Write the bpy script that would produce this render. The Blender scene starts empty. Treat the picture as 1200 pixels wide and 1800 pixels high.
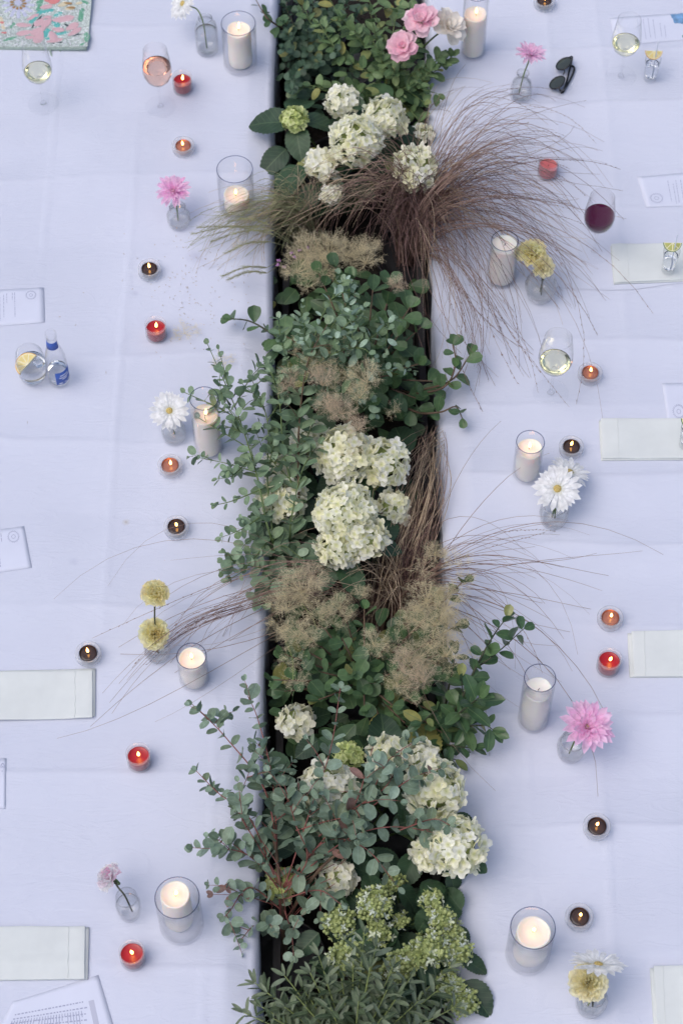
import bpy, math, random
import numpy as np
from mathutils import Vector, Matrix, noise

random.seed(11)
R = math.radians
scene = bpy.context.scene
col = scene.collection

# ------------------------------------------------------------------ camera
T = 0.75            # table height
CAM_H = 4.2         # camera above the table
DEP = R(58.0)       # camera looks down by this angle
FPX = 3750.0        # focal length in pixels of the 1200 x 1800 photograph
cam = bpy.data.cameras.new('camera')
camo = bpy.data.objects.new('camera', cam)
col.objects.link(camo)
camo.location = (0, 0, T + CAM_H)
camo.rotation_euler = (math.pi / 2 - DEP, 0, 0)
cam.sensor_fit = 'VERTICAL'
cam.sensor_height = 36.0
cam.lens = 36.0 * FPX / 1800.0
cam.clip_end = 500
cam.dof.use_dof = True
cam.dof.focus_distance = 4.72
cam.dof.aperture_fstop = 5.0
scene.camera = camo

# ------------------------------------------------------------------ light
SUN_EL, SUN_AZ = R(62), R(-115)     # azimuth measured from +Y towards +X
world = bpy.data.worlds.new('World')
scene.world = world
world.use_nodes = True
wn = world.node_tree
sky = wn.nodes.new('ShaderNodeTexSky')
sky.sky_type = 'NISHITA'
sky.sun_disc = False
sky.sun_elevation = SUN_EL
sky.sun_rotation = SUN_AZ
sky.air_density = 1.0
sky.dust_density = 4.0
sky.ozone_density = 2.0
bg = wn.nodes['Background']
bg.inputs['Strength'].default_value = 0.12
wn.links.new(sky.outputs[0], bg.inputs['Color'])
sun = bpy.data.lights.new('sun', 'SUN')
sun.energy = 0.9
sun.angle = R(62)
sun.color = (1.0, 0.95, 0.91)
suno = bpy.data.objects.new('sun', sun)
col.objects.link(suno)
sd = Vector((math.sin(SUN_AZ) * math.cos(SUN_EL), math.cos(SUN_AZ) * math.cos(SUN_EL), math.sin(SUN_EL)))
suno.rotation_euler = sd.to_track_quat('Z', 'Y').to_euler()
suno.location = (0, 3, 8)
scene.view_settings.view_transform = 'Standard'
scene.view_settings.look = 'None'
scene.view_settings.gamma = 1
scene.view_settings.use_curve_mapping = False
scene.view_settings.exposure = 0.30
scene.render.engine = 'CYCLES'
cy = scene.cycles
cy.use_denoising = True
cy.max_bounces = 12
cy.adaptive_threshold = 0.025
cy.transmission_bounces = 12
cy.glossy_bounces = 6
cy.diffuse_bounces = 3
cy.transparent_max_bounces = 12
cy.sample_clamp_indirect = 6.0

# ------------------------------------------------------------------ helpers
CAM = Vector((0, 0, T + CAM_H))
FW = Vector((0, math.cos(DEP), -math.sin(DEP)))
UP = Vector((0, math.sin(DEP), math.cos(DEP)))
RT = Vector((1, 0, 0))


def P(px, py, h=0.0):
    """point at height h above the table that the photograph shows at (px, py)"""
    d = FW + RT * ((px - 600) / FPX) - UP * ((py - 900) / FPX)
    t = (h - CAM_H) / d.z
    return CAM + d * t


def U(a, b):
    return random.uniform(a, b)


def lin(r, g, b):
    def f(c):
        c /= 255.0
        return c / 12.92 if c <= 0.04045 else ((c + 0.055) / 1.055) ** 2.4
    return (f(r), f(g), f(b), 1.0)


class MB:
    def __init__(self):
        self.v = []
        self.f = []
        self.lc = []        # each vertex in its own leaf's coordinates
        self.rn = []

    def add(self, vs, fs, M=None, lc=None):
        o = len(self.v)
        if len(self.lc) == o:
            self.lc.extend([tuple(v) for v in (lc or vs)])
            q = random.random() if M is not None else 0.0
            self.rn.extend([q] * len(vs))
        if M is not None:
            vs = [M @ Vector(v) for v in vs]
        self.v.extend([tuple(v) for v in vs])
        self.f.extend([tuple(i + o for i in f) for f in fs])
        return self

    def merge(self, other, M=None):
        return self.add(other.v, other.f, M, other.lc if len(other.lc) == len(other.v) else None)

    def tube(self, pts, rad, seg=5, cap=True):
        pts = [Vector(p) for p in pts]
        n = len(pts)
        if not hasattr(rad, '__len__'):
            rad = [rad] * n
        t = (pts[1] - pts[0]).normalized()
        a = t.orthogonal().normalized()
        o = len(self.v)
        for i in range(n):
            if 0 < i < n - 1:
                t2 = pts[i + 1] - pts[i - 1]
            elif i == 0:
                t2 = pts[1] - pts[0]
            else:
                t2 = pts[-1] - pts[-2]
            if t2.length < 1e-9:
                t2 = t
            t2 = t2.normalized()
            a = a - t2 * a.dot(t2)
            if a.length < 1e-6:
                a = t2.orthogonal()
            a.normalize()
            b = t2.cross(a)
            for k in range(seg):
                w = 2 * math.pi * k / seg
                q = pts[i] + (a * math.cos(w) + b * math.sin(w)) * rad[i]
                self.v.append((q.x, q.y, q.z))
        for i in range(n - 1):
            for k in range(seg):
                k2 = (k + 1) % seg
                self.f.append((o + i * seg + k, o + i * seg + k2, o + (i + 1) * seg + k2, o + (i + 1) * seg + k))
        if cap and seg > 2:
            self.f.append(tuple(o + k for k in reversed(range(seg))))
            self.f.append(tuple(o + (n - 1) * seg + k for k in range(seg)))
        return self

    def lathe(self, prof, seg=32, c=(0, 0, 0), flute=0.0, nfl=0, f_lo=-1e9, f_hi=1e9):
        """prof: list of (r, z); r = 0 becomes a pole.  flute ripples the outline."""
        rings = []
        for (r, z) in prof:
            if r <= 1e-7:
                rings.append([len(self.v)])
                self.v.append((c[0], c[1], c[2] + z))
            else:
                ring = []
                for k in range(seg):
                    w = 2 * math.pi * k / seg
                    rr = r
                    if nfl and f_lo <= z <= f_hi:
                        rr = r * (1 + flute * math.cos(nfl * w))
                    ring.append(len(self.v))
                    self.v.append((c[0] + rr * math.cos(w), c[1] + rr * math.sin(w), c[2] + z))
                rings.append(ring)
        for a, b in zip(rings, rings[1:]):
            if len(a) == 1 and len(b) == 1:
                continue
            for k in range(seg):
                k2 = (k + 1) % seg
                if len(a) == 1:
                    self.f.append((a[0], b[k2], b[k]))
                elif len(b) == 1:
                    self.f.append((a[k], a[k2], b[0]))
                else:
                    self.f.append((a[k], a[k2], b[k2], b[k]))
        return self

    def box(self, lo, hi):
        x0, y0, z0 = lo
        x1, y1, z1 = hi
        return self.add([(x0, y0, z0), (x1, y0, z0), (x1, y1, z0), (x0, y1, z0), (x0, y0, z1), (x1, y0, z1), (x1, y1, z1), (x0, y1, z1)],
                        [(3, 2, 1, 0), (4, 5, 6, 7), (0, 1, 5, 4), (1, 2, 6, 5), (2, 3, 7, 6), (3, 0, 4, 7)])

    def mesh(self, name, mat, smooth=True):
        m = bpy.data.meshes.new(name)
        m.from_pydata(self.v, [], self.f)
        if smooth:
            m.polygons.foreach_set('use_smooth', [True] * len(m.polygons))
        if mat:
            m.materials.append(mat)
            if mat.get('leafy'):
                full = len(self.lc) == len(self.v)
                at = m.attributes.new('lc', 'FLOAT_VECTOR', 'POINT')
                at.data.foreach_set('vector', np.array(self.lc if full else self.v, dtype=np.float32).reshape(-1))
                if full:
                    at = m.attributes.new('rn', 'FLOAT', 'POINT')
                    at.data.foreach_set('value', np.array(self.rn, dtype=np.float32))
        m.update()
        return m


def link(name, data, parent=None, loc=None):
    o = bpy.data.objects.new(name, data)
    col.objects.link(o)
    if parent is not None:
        o.parent = parent
    if loc is not None:
        o.location = loc
    return o


def tag(o, label, cat, group=None, kind=None):
    if label:
        o['label'] = label
    if cat:
        o['category'] = cat
    if group:
        o['group'] = group
    if kind:
        o['kind'] = kind
    return o


def thing(name, label, cat, loc, group=None):
    o = link(name, None, None, loc)
    o.empty_display_size = 0.02
    return tag(o, label, cat, group)


def cat(pts, n):
    """Catmull-Rom samples through the points"""
    pts = [Vector(p) for p in pts]
    if len(pts) == 2:
        return [pts[0].lerp(pts[1], i / n) for i in range(n + 1)]
    q = [pts[0] * 2 - pts[1]] + pts + [pts[-1] * 2 - pts[-2]]
    m = len(pts) - 1
    out = []
    for i in range(n + 1):
        u = i / n * m
        k = min(int(u), m - 1)
        t = u - k
        a, b, c, d = q[k], q[k + 1], q[k + 2], q[k + 3]
        out.append(0.5 * ((2 * b) + (c - a) * t + (2 * a - 5 * b + 4 * c - d) * t * t + (3 * b - a - 3 * c + d) * t ** 3))
    return out


def frame(p, d, n, s):
    """matrix with x along d, z near n, at p; s scale or (sx, sy, sz)"""
    x = Vector(d).normalized()
    z = Vector(n)
    z = z - x * z.dot(x)
    if z.length < 1e-5:
        z = x.orthogonal()
    z.normalize()
    y = z.cross(x)
    if not hasattr(s, '__len__'):
        s = (s, s, s)
    return Matrix(((x.x * s[0], y.x * s[1], z.x * s[2], p[0]),
                   (x.y * s[0], y.y * s[1], z.y * s[2], p[1]),
                   (x.z * s[0], y.z * s[1], z.z * s[2], p[2]),
                   (0, 0, 0, 1)))


def rnd_dir():
    while True:
        v = Vector((U(-1, 1), U(-1, 1), U(-1, 1)))
        if 0.05 < v.length < 1:
            return v.normalized()


# ------------------------------------------------------------------ materials
def new_mat(name):
    m = bpy.data.materials.new(name)
    m.use_nodes = True
    nt = m.node_tree
    return m, nt, nt.nodes['Principled BSDF'], nt.nodes['Material Output']


def mat(name, c, rough=0.5, metal=0.0, spec=0.5, sss=0.0, sss_r=(0.02, 0.01, 0.006), var=0.0, vscale=40.0, bump=0.0, bscale=200.0, trans=0.0, coat=0.0):
    m, nt, b, out = new_mat(name)
    b.inputs['Base Color'].default_value = c
    b.inputs['Roughness'].default_value = rough
    b.inputs['Metallic'].default_value = metal
    b.inputs['Specular IOR Level'].default_value = spec
    b.inputs['Coat Weight'].default_value = coat
    if sss:
        b.inputs['Subsurface Weight'].default_value = sss
        b.inputs['Subsurface Radius'].default_value = sss_r
        b.inputs['Subsurface Scale'].default_value = 1.0
    if var or bump:
        tc = nt.nodes.new('ShaderNodeTexCoord')
    if var:
        nz = nt.nodes.new('ShaderNodeTexNoise')
        nz.inputs['Scale'].default_value = vscale
        nz.inputs['Detail'].default_value = 4
        nt.links.new(tc.outputs['Object'], nz.inputs['Vector'])
        hs = nt.nodes.new('ShaderNodeHueSaturation')
        hs.inputs['Color'].default_value = c
        mr = nt.nodes.new('ShaderNodeMapRange')
        mr.inputs['From Min'].default_value = 0.3
        mr.inputs['From Max'].default_value = 0.7
        mr.inputs['To Min'].default_value = 1 - var
        mr.inputs['To Max'].default_value = 1 + var
        nt.links.new(nz.outputs['Fac'], mr.inputs['Value'])
        nt.links.new(mr.outputs[0], hs.inputs['Value'])
        nt.links.new(hs.outputs[0], b.inputs['Base Color'])
    if bump:
        n2 = nt.nodes.new('ShaderNodeTexNoise')
        n2.inputs['Scale'].default_value = bscale
        nt.links.new(tc.outputs['Object'], n2.inputs['Vector'])
        bp = nt.nodes.new('ShaderNodeBump')
        bp.inputs['Strength'].default_value = bump
        bp.inputs['Distance'].default_value = 0.002
        nt.links.new(n2.outputs['Fac'], bp.inputs['Height'])
        nt.links.new(bp.outputs[0], b.inputs['Normal'])
    if trans:
        tr = nt.nodes.new('ShaderNodeBsdfTranslucent')
        tr.inputs['Color'].default_value = c
        mx = nt.nodes.new('ShaderNodeMixShader')
        mx.inputs[0].default_value = trans
        nt.links.new(b.outputs[0], mx.inputs[1])
        nt.links.new(tr.outputs[0], mx.inputs[2])
        nt.links.new(mx.outputs[0], out.inputs['Surface'])
    return m


def gain(c, k):
    return tuple(min(.92, v * k) for v in c[:3]) + (1.0,)


def leaf_mat(name, cols, rib=None, rough=0.45, trans=0.12, ribw=0.03, veins=0.0, spec=0.4, base_c=None, k=1.0, foot=.5, odd=None):
    """colour drawn per leaf; a paler midrib and side veins along the leaf's own axes"""
    cols = [gain(c, k) for c in cols]
    rib = gain(rib, k) if rib else None
    m, nt, b, out = new_mat(name)
    N = nt.nodes.new
    L = nt.links.new
    oi = N('ShaderNodeObjectInfo')
    ramp = N('ShaderNodeValToRGB')
    els = ramp.color_ramp.elements
    while len(els) < len(cols):
        els.new(0.5)
    for i, c in enumerate(cols):
        els[i].position = i / (len(cols) - 1)
        els[i].color = c
    if odd:
        e_ = els.new(.935)
        e_.color = cols[-1]
        els[len(els) - 1].color = odd
    rn = N('ShaderNodeAttribute'); rn.attribute_name = 'rn'
    sm = N('ShaderNodeMath'); sm.operation = 'ADD'; L(oi.outputs['Random'], sm.inputs[0]); L(rn.outputs['Fac'], sm.inputs[1])
    fr_ = N('ShaderNodeMath'); fr_.operation = 'FRACT'; L(sm.outputs[0], fr_.inputs[0])
    L(fr_.outputs[0], ramp.inputs[0])
    m['leafy'] = 1
    tc = N('ShaderNodeAttribute'); tc.attribute_name = 'lc'
    nz = N('ShaderNodeTexNoise')
    nz.inputs['Scale'].default_value = 3.0
    nz.inputs['Detail'].default_value = 5
    L(tc.outputs['Vector'], nz.inputs['Vector'])
    hs = N('ShaderNodeHueSaturation')
    mr = N('ShaderNodeMapRange')
    mr.inputs['From Min'].default_value = 0.3
    mr.inputs['From Max'].default_value = 0.7
    mr.inputs['To Min'].default_value = 0.8
    mr.inputs['To Max'].default_value = 1.2
    L(nz.outputs['Fac'], mr.inputs['Value'])
    L(mr.outputs[0], hs.inputs['Value'])
    L(ramp.outputs[0], hs.inputs['Color'])
    cur = hs.outputs[0]
    sep = N('ShaderNodeSeparateXYZ')
    L(tc.outputs['Vector'], sep.inputs[0])
    if rib:
        ab = N('ShaderNodeMath'); ab.operation = 'ABSOLUTE'
        L(sep.outputs['Y'], ab.inputs[0])
        mm = N('ShaderNodeMapRange')
        mm.inputs['From Min'].default_value = ribw * 0.4
        mm.inputs['From Max'].default_value = ribw
        mm.inputs['To Min'].default_value = 0.75
        mm.inputs['To Max'].default_value = 0.0
        L(ab.outputs[0], mm.inputs['Value'])
        fac = mm.outputs[0]
        if veins:
            a2 = N('ShaderNodeMath'); a2.operation = 'MULTIPLY_ADD'
            L(ab.outputs[0], a2.inputs[0]); a2.inputs[1].default_value = -0.9; L(sep.outputs['X'], a2.inputs[2])
            a3 = N('ShaderNodeMath'); a3.operation = 'MULTIPLY'; L(a2.outputs[0], a3.inputs[0]); a3.inputs[1].default_value = 7.0
            a4 = N('ShaderNodeMath'); a4.operation = 'FRACT'; L(a3.outputs[0], a4.inputs[0])
            a5 = N('ShaderNodeMapRange')
            a5.inputs['From Min'].default_value = 0.06
            a5.inputs['From Max'].default_value = 0.16
            a5.inputs['To Min'].default_value = veins
            a5.inputs['To Max'].default_value = 0.0
            L(a4.outputs[0], a5.inputs['Value'])
            a6 = N('ShaderNodeMath'); a6.operation = 'MAXIMUM'; L(fac, a6.inputs[0]); L(a5.outputs[0], a6.inputs[1])
            fac = a6.outputs[0]
        mx = N('ShaderNodeMix'); mx.data_type = 'RGBA'
        L(fac, mx.inputs['Factor']); L(cur, mx.inputs['A']); mx.inputs['B'].default_value = rib
        cur = mx.outputs['Result']
    if base_c:   # petals: colour at the foot of the petal
        ln = N('ShaderNodeVectorMath'); ln.operation = 'LENGTH'
        L(tc.outputs['Vector'], ln.inputs[0])
        m3 = N('ShaderNodeMapRange')
        m3.inputs['From Min'].default_value = 0.05
        m3.inputs['From Max'].default_value = foot
        m3.inputs['To Min'].default_value = 0.8
        m3.inputs['To Max'].default_value = 0.0
        L(ln.outputs['Value'], m3.inputs['Value'])
        mx = N('ShaderNodeMix'); mx.data_type = 'RGBA'
        L(m3.outputs[0], mx.inputs['Factor']); L(cur, mx.inputs['A']); mx.inputs['B'].default_value = base_c
        cur = mx.outputs['Result']
    L(cur, b.inputs['Base Color'])
    b.inputs['Roughness'].default_value = rough
    b.inputs['Specular IOR Level'].default_value = spec
    if trans:
        tr = N('ShaderNodeBsdfTranslucent')
        L(cur, tr.inputs['Color'])
        mxs = N('ShaderNodeMixShader')
        mxs.inputs[0].default_value = trans
        L(b.outputs[0], mxs.inputs[1]); L(tr.outputs[0], mxs.inputs[2]); L(mxs.outputs[0], out.inputs['Surface'])
    return m


def glass_mat(name, c=(0.97, 0.985, 0.99, 1), rough=0.0, ior=1.45, bump=0.0, bscale=120.0):
    m = bpy.data.materials.new(name)
    m.use_nodes = True
    nt = m.node_tree
    nt.nodes.remove(nt.nodes['Principled BSDF'])
    g = nt.nodes.new('ShaderNodeBsdfGlass')
    g.inputs['Color'].default_value = c
    g.inputs['Roughness'].default_value = rough
    g.inputs['IOR'].default_value = ior
    nt.links.new(g.outputs[0], nt.nodes['Material Output'].inputs['Surface'])
    if bump:
        tc = nt.nodes.new('ShaderNodeTexCoord')
        n2 = nt.nodes.new('ShaderNodeTexNoise')
        n2.inputs['Scale'].default_value = bscale
        nt.links.new(tc.outputs['Object'], n2.inputs['Vector'])
        bp = nt.nodes.new('ShaderNodeBump')
        bp.inputs['Strength'].default_value = bump
        bp.inputs['Distance'].default_value = 0.002
        nt.links.new(n2.outputs['Fac'], bp.inputs['Height'])
        nt.links.new(bp.outputs[0], g.inputs['Normal'])
    return m


def thin_glass(name, c=(0.996, 0.997, 0.999, 1), edge=(0.91, 0.93, 0.965, 1), frost=0.0, bump=0.0, bscale=120.0, refl=1.0):
    """thin-walled clear glass: passes light straight on, mirrors by Fresnel, absorbs a little more where the wall is seen edge-on"""
    m = bpy.data.materials.new(name)
    m.use_nodes = True
    nt = m.node_tree
    N = nt.nodes.new
    L = nt.links.new
    nt.nodes.remove(nt.nodes['Principled BSDF'])
    lw = N('ShaderNodeLayerWeight'); lw.inputs['Blend'].default_value = 0.5
    mr = N('ShaderNodeMapRange')
    mr.inputs['From Min'].default_value = 0.86
    mr.inputs['From Max'].default_value = 1.0
    L(lw.outputs['Facing'], mr.inputs['Value'])
    mx = N('ShaderNodeMix'); mx.data_type = 'RGBA'
    L(mr.outputs[0], mx.inputs['Factor']); mx.inputs['A'].default_value = c; mx.inputs['B'].default_value = edge
    tr = N('ShaderNodeBsdfTransparent'); L(mx.outputs['Result'], tr.inputs['Color'])
    gl = N('ShaderNodeBsdfGlossy'); gl.inputs['Roughness'].default_value = 0.02
    pw = N('ShaderNodeMath'); pw.operation = 'POWER'; L(lw.outputs['Facing'], pw.inputs[0]); pw.inputs[1].default_value = 5.0
    fm = N('ShaderNodeMath'); fm.operation = 'MULTIPLY_ADD'; L(pw.outputs[0], fm.inputs[0]); fm.inputs[1].default_value = 0.85 * refl; fm.inputs[2].default_value = 0.022 * refl
    ms = N('ShaderNodeMixShader'); L(fm.outputs[0], ms.inputs[0]); L(tr.outputs[0], ms.inputs[1]); L(gl.outputs[0], ms.inputs[2])
    cur = ms.outputs[0]
    if frost:
        df = N('ShaderNodeBsdfTranslucent'); df.inputs['Color'].default_value = (0.92, 0.95, 0.99, 1)
        d2 = N('ShaderNodeBsdfDiffuse'); d2.inputs['Color'].default_value = (0.92, 0.95, 0.99, 1)
        m1 = N('ShaderNodeMixShader'); m1.inputs[0].default_value = 0.5; L(df.outputs[0], m1.inputs[1]); L(d2.outputs[0], m1.inputs[2])
        m2 = N('ShaderNodeMixShader'); m2.inputs[0].default_value = frost; L(cur, m2.inputs[1]); L(m1.outputs[0], m2.inputs[2])
        cur = m2.outputs[0]
    L(cur, nt.nodes['Material Output'].inputs['Surface'])
    if bump:
        tc = N('ShaderNodeTexCoord')
        n2 = N('ShaderNodeTexNoise'); n2.inputs['Scale'].default_value = bscale
        L(tc.outputs['Object'], n2.inputs['Vector'])
        bp = N('ShaderNodeBump'); bp.inputs['Strength'].default_value = bump; bp.inputs['Distance'].default_value = 0.002
        L(n2.outputs['Fac'], bp.inputs['Height'])
        for q in (gl, lw):
            L(bp.outputs[0], q.inputs['Normal'])
    return m


def flame_mat():
    m = bpy.data.materials.new('flame')
    m.use_nodes = True
    nt = m.node_tree
    nt.nodes.remove(nt.nodes['Principled BSDF'])
    e = nt.nodes.new('ShaderNodeEmission')
    e.inputs['Color'].default_value = (1.0, 0.46, 0.12, 1)
    e.inputs['Strength'].default_value = 11.0
    nt.links.new(e.outputs[0], nt.nodes['Material Output'].inputs['Surface'])
    return m


def cloth_mat(name, c, spots=()):
    """white linen: fine weave bump, faint stains at given places"""
    m, nt, b, out = new_mat(name)
    N = nt.nodes.new
    L = nt.links.new
    tc = N('ShaderNodeTexCoord')
    nz = N('ShaderNodeTexNoise')
    nz.inputs['Scale'].default_value = 2.6
    nz.inputs['Detail'].default_value = 6
    L(tc.outputs['Object'], nz.inputs['Vector'])
    mr = N('ShaderNodeMapRange')
    mr.inputs['From Min'].default_value = 0.3
    mr.inputs['From Max'].default_value = 0.7
    mr.inputs['To Min'].default_value = 0.97
    mr.inputs['To Max'].default_value = 1.03
    L(nz.outputs['Fac'], mr.inputs['Value'])
    hs = N('ShaderNodeHueSaturation')
    hs.inputs['Color'].default_value = c
    L(mr.outputs[0], hs.inputs['Value'])
    cur = hs.outputs[0]
    for (p, r0, r1, sc, amt) in spots:
        ds = N('ShaderNodeVectorMath'); ds.operation = 'DISTANCE'
        L(tc.outputs['Object'], ds.inputs[0]); ds.inputs[1].default_value = p
        ad = N('ShaderNodeMath'); ad.operation = 'MULTIPLY_ADD'
        n3 = N('ShaderNodeTexNoise'); n3.inputs['Scale'].default_value = 60
        L(tc.outputs['Object'], n3.inputs['Vector'])
        L(n3.outputs['Fac'], ad.inputs[0]); ad.inputs[1].default_value = r1 * 0.6; L(ds.outputs['Value'], ad.inputs[2])
        m2 = N('ShaderNodeMapRange')
        m2.inputs['From Min'].default_value = r0 + r1 * 0.3
        m2.inputs['From Max'].default_value = r1 * 1.3
        m2.inputs['To Min'].default_value = amt
        m2.inputs['To Max'].default_value = 0
        L(ad.outputs[0], m2.inputs['Value'])
        mx = N('ShaderNodeMix'); mx.data_type = 'RGBA'
        L(m2.outputs[0], mx.inputs['Factor']); L(cur, mx.inputs['A']); mx.inputs['B'].default_value = sc
        cur = mx.outputs['Result']
    L(cur, b.inputs['Base Color'])
    b.inputs['Roughness'].default_value = 0.85
    b.inputs['Specular IOR Level'].default_value = 0.2
    b.inputs['Sheen Weight'].default_value = 0.15
    w1 = N('ShaderNodeTexNoise'); w1.inputs['Scale'].default_value = 35; w1.inputs['Detail'].default_value = 6
    mp = N('ShaderNodeMapping'); mp.inputs['Scale'].default_value = (1.0, 3.0, 1.0)
    L(tc.outputs['Object'], mp.inputs[0]); L(mp.outputs[0], w1.inputs['Vector'])
    w2 = N('ShaderNodeTexWave'); w2.inputs['Scale'].default_value = 350
    w3 = N('ShaderNodeTexWave'); w3.inputs['Scale'].default_value = 350; w3.bands_direction = 'Y'
    L(tc.outputs['Object'], w2.inputs['Vector']); L(tc.outputs['Object'], w3.inputs['Vector'])
    s = N('ShaderNodeMath'); s.operation = 'ADD'; L(w2.outputs['Fac'], s.inputs[0]); L(w3.outputs['Fac'], s.inputs[1])
    w4 = N('ShaderNodeTexNoise'); w4.inputs['Scale'].default_value = 7.0; w4.inputs['Detail'].default_value = 3; w4.inputs['Distortion'].default_value = 1.2
    L(mp.outputs[0], w4.inputs['Vector'])
    w5 = N('ShaderNodeMath'); w5.operation = 'MULTIPLY_ADD'; w5.inputs[1].default_value = -2.0; w5.inputs[2].default_value = 1.0; L(w4.outputs['Fac'], w5.inputs[0])
    w6 = N('ShaderNodeMath'); w6.operation = 'ABSOLUTE'; L(w5.outputs[0], w6.inputs[0])
    w7 = N('ShaderNodeMath'); w7.operation = 'MINIMUM'; L(w6.outputs[0], w7.inputs[0]); w7.inputs[1].default_value = 0.10
    w8 = N('ShaderNodeMath'); w8.operation = 'MULTIPLY_ADD'; L(w7.outputs[0], w8.inputs[0]); w8.inputs[1].default_value = -5.0; L(w1.outputs['Fac'], w8.inputs[2])
    s2 = N('ShaderNodeMath'); s2.operation = 'MULTIPLY_ADD'; L(s.outputs[0], s2.inputs[0]); s2.inputs[1].default_value = 0.10; L(w8.outputs[0], s2.inputs[2])
    bp = N('ShaderNodeBump'); bp.inputs['Strength'].default_value = 0.4; bp.inputs['Distance'].default_value = 0.0016
    L(s2.outputs[0], bp.inputs['Height']); L(bp.outputs[0], b.inputs['Normal'])
    return m


M = {}
M['glass'] = thin_glass('clear_glass')
M['glass_thick'] = thin_glass('pressed_glass', (0.985, 0.992, 0.997, 1), (0.80, 0.86, 0.92, 1), frost=.28, bump=0.3, bscale=300)
M['glass_foot'] = thin_glass('glass_foot', (0.995, 0.997, 0.999, 1), (0.66, 0.70, 0.84, 1))
M['glass_rim'] = thin_glass('glass_rim', (0.56, 0.59, 0.70, 1), (0.56, 0.59, 0.70, 1))
M['still_water'] = thin_glass('still_water', (0.993, 0.998, 0.998, 1), (0.86, 0.92, 0.93, 1), refl=2.0)
M['glass_jar'] = thin_glass('ribbed_jar_glass', (0.99, 0.99, 0.995, 1), (0.70, 0.72, 0.80, 1), frost=.10)
M['glass_ripple'] = thin_glass('rippled_glass', (0.995, 0.998, 0.998, 1), (0.78, 0.86, 0.88, 1), frost=.035, bump=0.9, bscale=110, refl=2.2)
M['flame'] = flame_mat()
M['wick'] = mat('wick', lin(40, 34, 30), 0.9)
M['wax'] = mat('white_wax', (0.82, 0.765, 0.69, 1), 0.45, sss=0.8, sss_r=(0.022, 0.013, 0.007), var=0.03, vscale=30)
M['wax_red'] = mat('red_wax', lin(150, 26, 36), 0.3, sss=0.15, sss_r=(0.006, 0.002, 0.002), var=0.08, vscale=60)
M['wax_salmon'] = mat('salmon_wax', lin(205, 110, 110), 0.5, sss=0.2, sss_r=(0.006, 0.003, 0.002), var=0.08, vscale=60)
M['wax_dark'] = mat('molten_dark_wax', lin(62, 52, 50), 0.12, var=0.2, vscale=80)
M['cup_dark'] = mat('dark_cup', lin(60, 44, 42), 0.3, metal=0.6)
M['copper'] = mat('copper_cup', lin(186, 124, 102), 0.3, metal=0.9, var=0.15, vscale=120)
M['copper_wax'] = mat('copper_wax', lin(148, 104, 90), 0.2, var=0.15, vscale=80)
M['white_wine'] = glass_mat('white_wine', (0.985, 0.98, 0.87, 1), 0, 1.34)
M['rose_wine'] = glass_mat('rose_wine', (0.985, 0.82, 0.73, 1), 0, 1.34)
M['red_wine'] = mat('red_wine', lin(72, 6, 44), 0.03, spec=0.3)
M['water'] = glass_mat('water', (0.99, 0.995, 0.995, 1), 0, 1.33)
M['paper'] = mat('white_card', (0.64, 0.67, 0.79, 1), 0.7, var=0.02, vscale=20)
M['ink'] = mat('grey_ink', lin(160, 165, 190), 0.8)
M['ink_pale'] = mat('pale_ink', lin(185, 188, 205), 0.8)
M['napkin'] = mat('napkin_linen', (0.665, 0.70, 0.69, 1), 0.9, spec=0.2, var=0.03, vscale=25, bump=0.25, bscale=900)
M['stem_green'] = mat('green_stem', lin(92, 112, 66), 0.6, var=0.2)
M['stem_dark'] = mat('dark_stem', lin(62, 66, 48), 0.7, var=0.2)
M['stem_brown'] = mat('brown_twig', lin(96, 78, 62), 0.75, var=0.25)
M['stem_red'] = mat('red_twig', lin(134, 82, 76), 0.65, var=0.2)
M['stem_lime'] = mat('lime_stalk', lin(128, 142, 84), 0.6, var=0.15)
M['pot'] = mat('black_plastic', lin(34, 34, 38), 0.45)
M['trough'] = mat('dark_board', lin(42, 39, 40), 0.7, var=0.25, vscale=15, bump=0.4, bscale=60)
M['soil'] = mat('soil', lin(30, 25, 22), 0.95, var=0.5, vscale=60, bump=1.0, bscale=90)
M['ground'] = mat('ground', lin(96, 94, 80), 0.9, var=0.3, vscale=3, bump=0.6, bscale=30)

# ------------------------------------------------------------------ setting
g = MB().add([(-60, -50, 0), (60, -50, 0), (60, 70, 0), (-60, 70, 0)], [(0, 1, 2, 3)])
o = link('ground', g.mesh('ground', M['ground']))
o['kind'] = 'structure'

EL0, EL1 = P(488, 0), P(456, 1800)      # inner edge of the left cloth
ER0, ER1 = P(747, 0), P(804, 1800)      # inner edge of the right cloth


def edge_x(side, y):
    a, b = (EL0, EL1) if side < 0 else (ER0, ER1)
    t = (y - a.y) / (b.y - a.y)
    return a.x + (b.x - a.x) * t


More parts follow.
